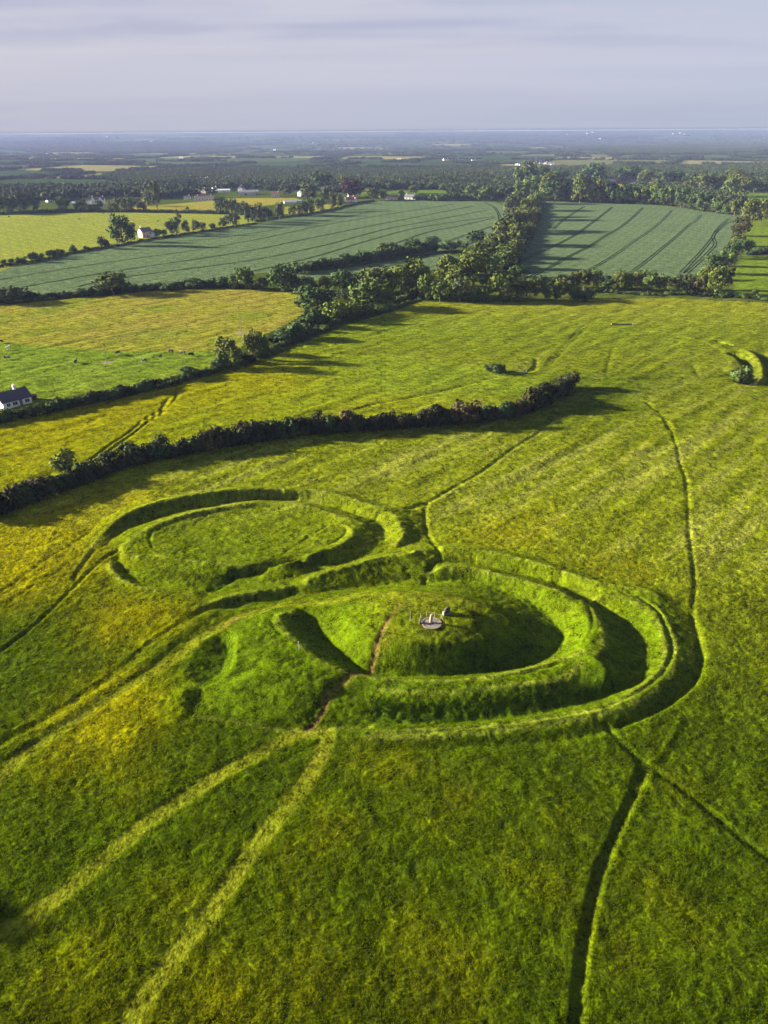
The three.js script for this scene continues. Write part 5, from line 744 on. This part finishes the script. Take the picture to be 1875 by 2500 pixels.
{
  const [x, z] = H([[4.2,-95.2,3.4]]), o = thing('marker_stake', 'thin wooden stake left of the standing stone', 'stake', at(x, z)); put('stake', limb([0, -0.2, 0], [0.03, 2.0, 0], 0.035, 0.025, 7), std([0.42, 0.38, 0.26]), o);
  const [x3, z3] = H([[-13.8,-90.1,1.7]]), m = thing('marker_post', 'pale grey marker post with pale cap on the left bank of the moat', 'post', at(x3, z3)); put('post', limb([0, -0.2, 0], [0, 1.5, 0], 0.05, 0.045, 8), greyMetal, m); put('cap', new THREE.CylinderGeometry(0.07, 0.07, 0.14, 10).translate(0, 1.56, 0), M.grey, m);
}
function utilityPole(name, label, [x, z], h) {
  const o = thing(name, label, 'pole', at(x, z)); put('mast', limb([0, -0.3, 0], [0, h, 0], 0.13, 0.09, 8), pole, o);
  const a = put('crossarm', box(1.6, 0.12, 0.12, 0, h - 0.6, 0.1), pole, o); for (const s of [-0.7, 0, 0.7]) put('insulator', new THREE.CylinderGeometry(0.06, 0.08, 0.2, 8).translate(s, h - 0.44, 0.1), M.brick, a);
  put('bare_earth', new THREE.CylinderGeometry(2.3, 2.6, 0.16, 20, 1).translate(0, 0.0, 0), std([0.12, 0.085, 0.05]), o);
}
utilityPole('utility_pole', 'wooden pole ringed by bare earth in the bright cow pasture', H([[-102.2,-257.9]]), 8);
utilityPole('utility_pole', 'wooden pole in the khaki grass near the lane hedge', H([[-59.8,-300.6]]), 7.5);
{ // long low bar with pale ends on the hill field
  const a = H([[99.7,-310.7]]), b = H([[108.4,-309.7]]), x = (a[0] + b[0]) / 2, z = (a[1] + b[1]) / 2, L = Math.hypot(b[0] - a[0], b[1] - a[1]);
  const o = thing('feed_trough', 'long low dark trough with pale ends on the upper hill meadow', 'trough', at(x, z), -Math.atan2(b[1] - a[1], b[0] - a[0]));
  put('trough', mergeGeometries([box(L, 0.08, 0.6, 0, 0.25, 0), box(L, 0.3, 0.06, 0, 0.35, 0.33), box(L, 0.3, 0.06, 0, 0.35, -0.33)]), M.dark, o); for (const s of [-1, 1]) put('end_board', box(0.25, 0.5, 0.6, s * (L / 2 + 0.14), 0.3, 0), M.stone, o);
  for (const q of [-0.3, 0, 0.3]) put('leg', box(0.12, 0.5, 0.7, q * L, 0.0, 0), pole, o);
}
{ // field gate between the hedge end and the hill meadow
  const [x, z] = H([[49.1,-242]]), o = thing('field_gate', 'small grey field gate at the fold of the hill meadow', 'gate', at(x, z), 0.5);
  for (const s of [-1.5, 1.5]) put('gatepost', box(0.16, 1.5, 0.16, s, 0.6, 0), pole, o); for (let k = 0; k < 5; k++) put('bar', box(2.84, 0.06, 0.05, 0, 0.3 + k * 0.21, 0), greyMetal, o);
}
// ---------------------------------------------------------------- cattle
{
  const mc = new MarchingCubes(30, new THREE.MeshBasicMaterial(), false, false, 20000);
  const sm = (a, b, k) => { const h = clamp(0.5 + 0.5 * (b - a) / k); return mix(b, a, h) - k * h * (1 - h); };
  function cowGeo(grazing) {
    const bones = [[[-0.75, 1.05, 0], [0.55, 1.08, 0], 0.36, 0.36], [[0.5, 1.1, 0], [0.78, 1.15, 0], 0.32, 0.24], [[-0.8, 1.15, 0], [-0.92, 0.55, 0], 0.05, 0.04], ...(grazing ? [[[0.75, 1.12, 0], [1.15, 0.6, 0.05], 0.2, 0.14], [[1.15, 0.58, 0.05], [1.38, 0.22, 0.08], 0.15, 0.09]] : [[[0.75, 1.2, 0], [1.12, 1.48, 0], 0.21, 0.15], [[1.12, 1.5, 0], [1.45, 1.32, 0.02], 0.16, 0.1]])];
    for (const s of [-1, 1]) { bones.push([[-0.72, 0.95, s * 0.2], [-0.66, 0.5, s * 0.2], 0.19, 0.09], [[-0.66, 0.5, s * 0.2], [-0.74, 0.03, s * 0.2], 0.085, 0.075], [[0.52, 0.9, s * 0.19], [0.54, 0.48, s * 0.19], 0.15, 0.09], [[0.54, 0.48, s * 0.19], [0.54, 0.03, s * 0.19], 0.08, 0.07]); const e = grazing ? [1.12, 0.68] : [1.08, 1.58]; bones.push([[e[0], e[1], s * 0.1], [e[0] - 0.03, e[1] + 0.06, s * 0.27], 0.05, 0.03]); }
    const N = 30, C = [0.22, 0.85, 0], R = 1.35;
    for (let k = 0; k < N; k++) for (let j = 0; j < N; j++) for (let i = 0; i < N; i++) {
      const p = [i, j, k].map((q, a) => C[a] + R * ((q - N / 2) / (N / 2))); let d = 9;
      for (const [a, b, r0, r1] of bones) { const ab = [0, 1, 2].map((q) => b[q] - a[q]), ap = [0, 1, 2].map((q) => p[q] - a[q]), t = clamp((ap[0] * ab[0] + ap[1] * ab[1] + ap[2] * ab[2]) / (ab[0] ** 2 + ab[1] ** 2 + ab[2] ** 2)); d = sm(d, Math.hypot(...[0, 1, 2].map((q) => ap[q] - ab[q] * t)) - mix(r0, r1, t), 0.09); }
      mc.field[k * N * N + j * N + i] = -d;
    }
    mc.isolation = 0; mc.update();
    const n = mc.count, g = new THREE.BufferGeometry(), pos = new Float32Array(n * 3);
    for (let q = 0; q < n * 3; q++) pos[q] = C[q % 3] + R * mc.positionArray[q];
    g.setAttribute('position', new THREE.BufferAttribute(pos, 3)); g.setAttribute('normal', new THREE.BufferAttribute(mc.normalArray.slice(0, n * 3), 3)); return g;
  }
  const shapes = [cowGeo(true), cowGeo(false)], hide = new THREE.MeshStandardMaterial({ vertexColors: true, roughness: 0.8 });
  const coats = { pied: (x, y, z, s) => (vn(x * 2.1 + s, y * 1.6 + z * 1.2 + s) > 0.6 || y < 0.28 ? [0.45, 0.42, 0.37] : [0.018, 0.016, 0.015]), black: () => [0.02, 0.018, 0.016], white: () => [0.66, 0.62, 0.55], brown: () => [0.12, 0.06, 0.035] };
  let made = 0;
  function cow([x, z], turn, coat, grazing, label, group) {
    const g = shapes[grazing ? 0 : 1].clone(), p = g.attributes.position, c = new Float32Array(p.count * 3), s = made++ * 3.7; for (let i = 0; i < p.count; i++) c.set(coats[coat](p.getX(i), p.getY(i), p.getZ(i), s), i * 3);
    g.setAttribute('color', new THREE.BufferAttribute(c, 3)); const o = thing('cow', label, 'cow', at(x, z, 0.02), turn, group); put('body', g, hide, o);
  }
  const near = [[-155.2,-286.9],[-147.7,-277.5],[-141.7,-263.7],[-113.6,-257.8],[-101.5,-268.6],[-88.5,-258.4],[-84,-263.8],[-81.7,-270.6],[-76.7,-268.8],[-73,-266.2]];
  const say = [['black', 1, 0.3, 'black cow grazing at the left frame edge on the pasture border'], ['white', 0, 1.4, 'white cow standing near the left frame edge'], ['pied', 1, 0.4, 'black and white cow grazing at left, nearest the bungalow roof line'], ['black', 0, 1.5, 'black cow facing away, left of the pole with bare earth'], ['pied', 1, 1.1, 'dark pied cow grazing just right of the bare-earth pole'], ['pied', 1, 0.05, 'black and white cow seen side-on, nearest in the middle pasture'], ['pied', 0, 1.3, 'pied cow facing the viewer, between side-on cow and the three at right'], ['black', 1, 2.9, 'black cow grazing, left one of the three at the right'], ['pied', 1, 2.7, 'dark pied cow grazing, middle one of the three at the right'], ['black', 1, 0.2, 'black cow grazing, rightmost and closest to the lane trees']];
  near.forEach((p, k) => cow(p, say[k][2], say[k][0], say[k][1], say[k][3], 'cattle in the bright pasture'));
  [[-423,-869],[-387,-872],[-406,-924],[-332,-839],[-300,-793],[-329,-906],[-317,-899],[-303,-864],[-291,-854],[-241,-822]].sort((a, b) => a[0] / -a[1] - b[0] / -b[1]).forEach((p, k, l) => cow(p, rr(0, 6), 'black', 1, `tiny dark cow on the pale far-left pasture, ${k === 0 ? 'leftmost' : k === l.length - 1 ? 'rightmost' : ORD[k] + ' from left'}`, 'cattle on the far-left pasture'));
}
// tree outside the frame at the lower left, whose shadow reaches into the picture
tree(H([[-40.2,-45.2]])[0] - 20.4, H([[-40.2,-45.2]])[1] - 4.9, 7, 7.6, 'round', 'green', 'rounded green thorn tree left of the mown path');

// ---------------------------------------------------------------- far woods and hedgerow trees: too many to count, one mass
{
  const geo = leafCloud(lobesFor('copse'), 260, 0.09, 0.5), mat = foliage([1, 1, 1]);
  const spots = [];
  const tones = [[0.024, 0.040, 0.016], [0.032, 0.048, 0.018], [0.042, 0.058, 0.022], [0.027, 0.040, 0.019]];
  // named woods near by: polygons filled with trees
  const fill = (poly, gap, h, w) => { const b = [Math.min(...poly.map((p) => p[0])), Math.max(...poly.map((p) => p[0])), Math.min(...poly.map((p) => p[1])), Math.max(...poly.map((p) => p[1]))]; for (let x = b[0]; x < b[1]; x += gap) for (let z = b[2]; z < b[3]; z += gap) { const px = x + rr(0, gap), pz = z + rr(0, gap); if (inside(poly, px, pz)) spots.push([px, pz, h * rr(0.7, 1.2), w * rr(0.8, 1.3)]); } };
  fill([[-650,-1245],[-665,-1356],[-604,-1403],[-534,-1365],[-495,-1407],[-425,-1361],[-422,-1446],[-370,-1529],[-303,-1298],[-310,-1224],[-331,-1126],[-439,-1243],[-404,-1134],[-475,-1209],[-451,-1077],[-519,-1144],[-523,-1084],[-542,-1032]], 17, 15, 19);
  fill([[-307,-1260],[-242,-1500],[-155,-1526],[-73,-1448],[26,-1540],[86,-1533],[134,-1597],[126,-1501],[60,-1297],[-29,-1272],[-63,-1243],[-106,-1286],[-185,-1306],[-219,-1356],[-293,-1377]], 17, 14, 18);
  fill([[80,-1533],[146,-1751],[297,-1791],[412,-1833],[474,-1820],[416,-1592],[360,-1594],[238,-1428],[213,-1425],[217,-1477],[128,-1531]], 15, 15, 17);
  fill([[109,-1259],[194,-1315],[206,-1259],[226,-1260],[204,-1162],[161,-1084],[99,-1140]], 15, 13, 17);
  fill([[485,-1754],[607,-1880],[648,-1738],[704,-1667],[783,-1585],[769,-1471],[632,-1202],[596,-1248],[552,-1298],[571,-1526],[508,-1535],[540,-1689]], 19, 14, 20);
  fill([[409,-1267],[461,-1225],[479,-1149],[476,-1051],[443,-951],[403,-894],[390,-937],[388,-1007],[370,-1063]], 15, 13, 17);
  // far countryside: lines of trees on field edges, and woods
  for (let k = 0; k < 125000; k++) {
    const d = 1250 * Math.exp(rnd() * 1.85), s = rr(-1, 1) * (0.62 * d + 60), z = -d, x = s;
    const p = patch(x, z), w = woody(x, z), wood = w > 0.555, line = p.edge < 11 + d * 0.0016 && hash(Math.floor(x / 120), Math.floor(z / 120)) > 0.3;
    if (!wood && !line) continue;
    if (d < 1900 && fieldAt(x, z) !== FIELDS.length - 1) continue;
    const big = wood || rnd() < 0.4; spots.push([x, z, big ? rr(7, 12) : rr(2.5, 5), (big ? rr(14, 24) : rr(10, 18)) * (1 + Math.min(d, 5000) / 14000)]);
  }
  const im = new THREE.InstancedMesh(geo, mat, spots.length), M = new THREE.Matrix4(), Q = new THREE.Quaternion(), Y = new THREE.Vector3(0, 1, 0), C = new THREE.Color();
  spots.forEach(([x, z, h, w], k) => {
    const t = tones[Math.floor(rnd() * 4)], q = rr(0.8, 1.2);
    M.compose(new THREE.Vector3(x, ground(x, z) - h * 0.08, z), Q.setFromAxisAngle(Y, rr(0, 6.28)), new THREE.Vector3(w, h, w)); im.setMatrixAt(k, M); im.setColorAt(k, C.setRGB(t[0] * q, t[1] * q, t[2] * q));
  });
  im.name = 'woodland'; tag(im, 'far blue-hazed woods and hedgerow trees across the lowland', 'woodland', null, 'stuff'); im.castShadow = im.receiveShadow = true; scene.add(im);
  console.log('far clumps', spots.length);
}

// ---------------------------------------------------------------- long grass
{
  const blades = [], N = 9;
  const p = [], n = [], c = [], idx = [];
  for (let k = 0; k < N; k++) {
    const a = rr(0, 6.28), r = 0.16 * Math.sqrt(rnd()), bx = Math.cos(a) * r, bz = Math.sin(a) * r, h = rr(0.6, 1.05), f = rr(0, 6.28), lean = rr(0.08, 0.34), w = rr(0.03, 0.055), o = p.length / 3;
    const tx = Math.cos(f), tz = Math.sin(f), lx = bx * 1.2 + Math.cos(a) * lean, lz = bz * 1.2 + Math.sin(a) * lean;
    const q = rr(0.75, 1.25);
    for (const [t, s] of [[0, 1], [0.6, 0.8]]) for (const e of [-1, 1]) { p.push(bx + (lx - bx) * t * t + tx * w * s * e, h * t, bz + (lz - bz) * t * t + tz * w * s * e); n.push(Math.cos(a) * 0.2, 1, Math.sin(a) * 0.2); c.push(q, q, q); }
    p.push(lx, h, lz); n.push(Math.cos(a) * 0.2, 1, Math.sin(a) * 0.2); c.push(q * 1.15, q * 1.12, q);
    idx.push(o, o + 1, o + 3, o, o + 3, o + 2, o + 2, o + 3, o + 4);
  }
  const g = new THREE.BufferGeometry(); g.setAttribute('position', new THREE.Float32BufferAttribute(p, 3)); g.setAttribute('normal', new THREE.Float32BufferAttribute(n, 3)); g.setAttribute('color', new THREE.Float32BufferAttribute(c, 3)); g.setIndex(idx);
  const mat = new THREE.MeshStandardMaterial({ vertexColors: true, roughness: 0.8, side: THREE.DoubleSide }); mat.specularIntensity = 0;
  const mats = [], cols = [], M = new THREE.Matrix4(), Q = new THREE.Quaternion(), Qt = new THREE.Quaternion(), Y = new THREE.Vector3(0, 1, 0), V = new THREE.Vector3(), NN = new THREE.Vector3();
  for (let d = 24; d < 230;) {
    const gap = 0.165 + 0.0016 * d, half = 0.6 * d + 18;
    for (let x = -half; x < half; x += gap) {
      const px = x + rr(-0.5, 0.5) * gap, pz = -d + rr(-0.5, 0.5) * gap, f = fieldAt(px, pz);
      if (f !== FIELDS.length - 2 && f !== 11) continue;
      const m = Math.max(featAt(fMown, px, pz), featAt(fBare, px, pz)), rank = featAt(fRank, px, pz), b = bil(dem, DW, DH, (px - DX0) / DC, (pz - DZ0) / DC);
      if (m > 0.25 && rnd() < m * 1.15) continue;
      const patchy = fbm(px / 3.1 + 50, pz / 3.1, 3);
      const fade = 1 - S(90, 225, d); if (rnd() > (0.6 + 0.5 * patchy) * (0.25 + 0.75 * fade)) continue;
      const top = S(2.2, 3.4, b), h = (0.12 + 0.1 * patchy * rr(0.6, 1.3)) * (1 - 0.6 * top) * (1 - 0.6 * m) * (1 + 0.9 * rank) * (1 - 0.5 * S(0.05, 0.4, Math.abs(b))) * (0.35 + 0.65 * fade);
      const w = (0.42 + d * 0.0036) * rr(0.8, 1.3), e = 0.5;
      NN.set(ground(px - e, pz) - ground(px + e, pz), 2 * e, ground(px, pz - e) - ground(px, pz + e)).normalize();
      Q.setFromUnitVectors(Y, NN).slerp(new THREE.Quaternion(), 0.35); Qt.setFromAxisAngle(Y, rr(0, 6.28)); Q.multiply(Qt);
      M.compose(V.set(px, ground(px, pz) - 0.03, pz), Q, new THREE.Vector3(w, h, w)); mats.push(...M.elements);
      const t = tint(px, pz, f), k = rr(1.0, 2.0), y = rnd();
      cols.push(t[0] * k * (y < 0.2 ? 1.25 : 1), t[1] * k, t[2] * k * (y < 0.12 ? 1.6 : 1));
    }
    d += gap;
  }
  const im = new THREE.InstancedMesh(g, mat, mats.length / 16); im.instanceMatrix.array.set(mats); im.instanceColor = new THREE.InstancedBufferAttribute(new Float32Array(cols), 3);
  im.name = 'long_grass'; tag(im, 'long tufted meadow grass over the hilltop and ring banks', 'grass', null, 'stuff'); im.castShadow = im.receiveShadow = true; scene.add(im);
  console.log('tufts', mats.length / 16);
}
renderer.render(scene, camera);
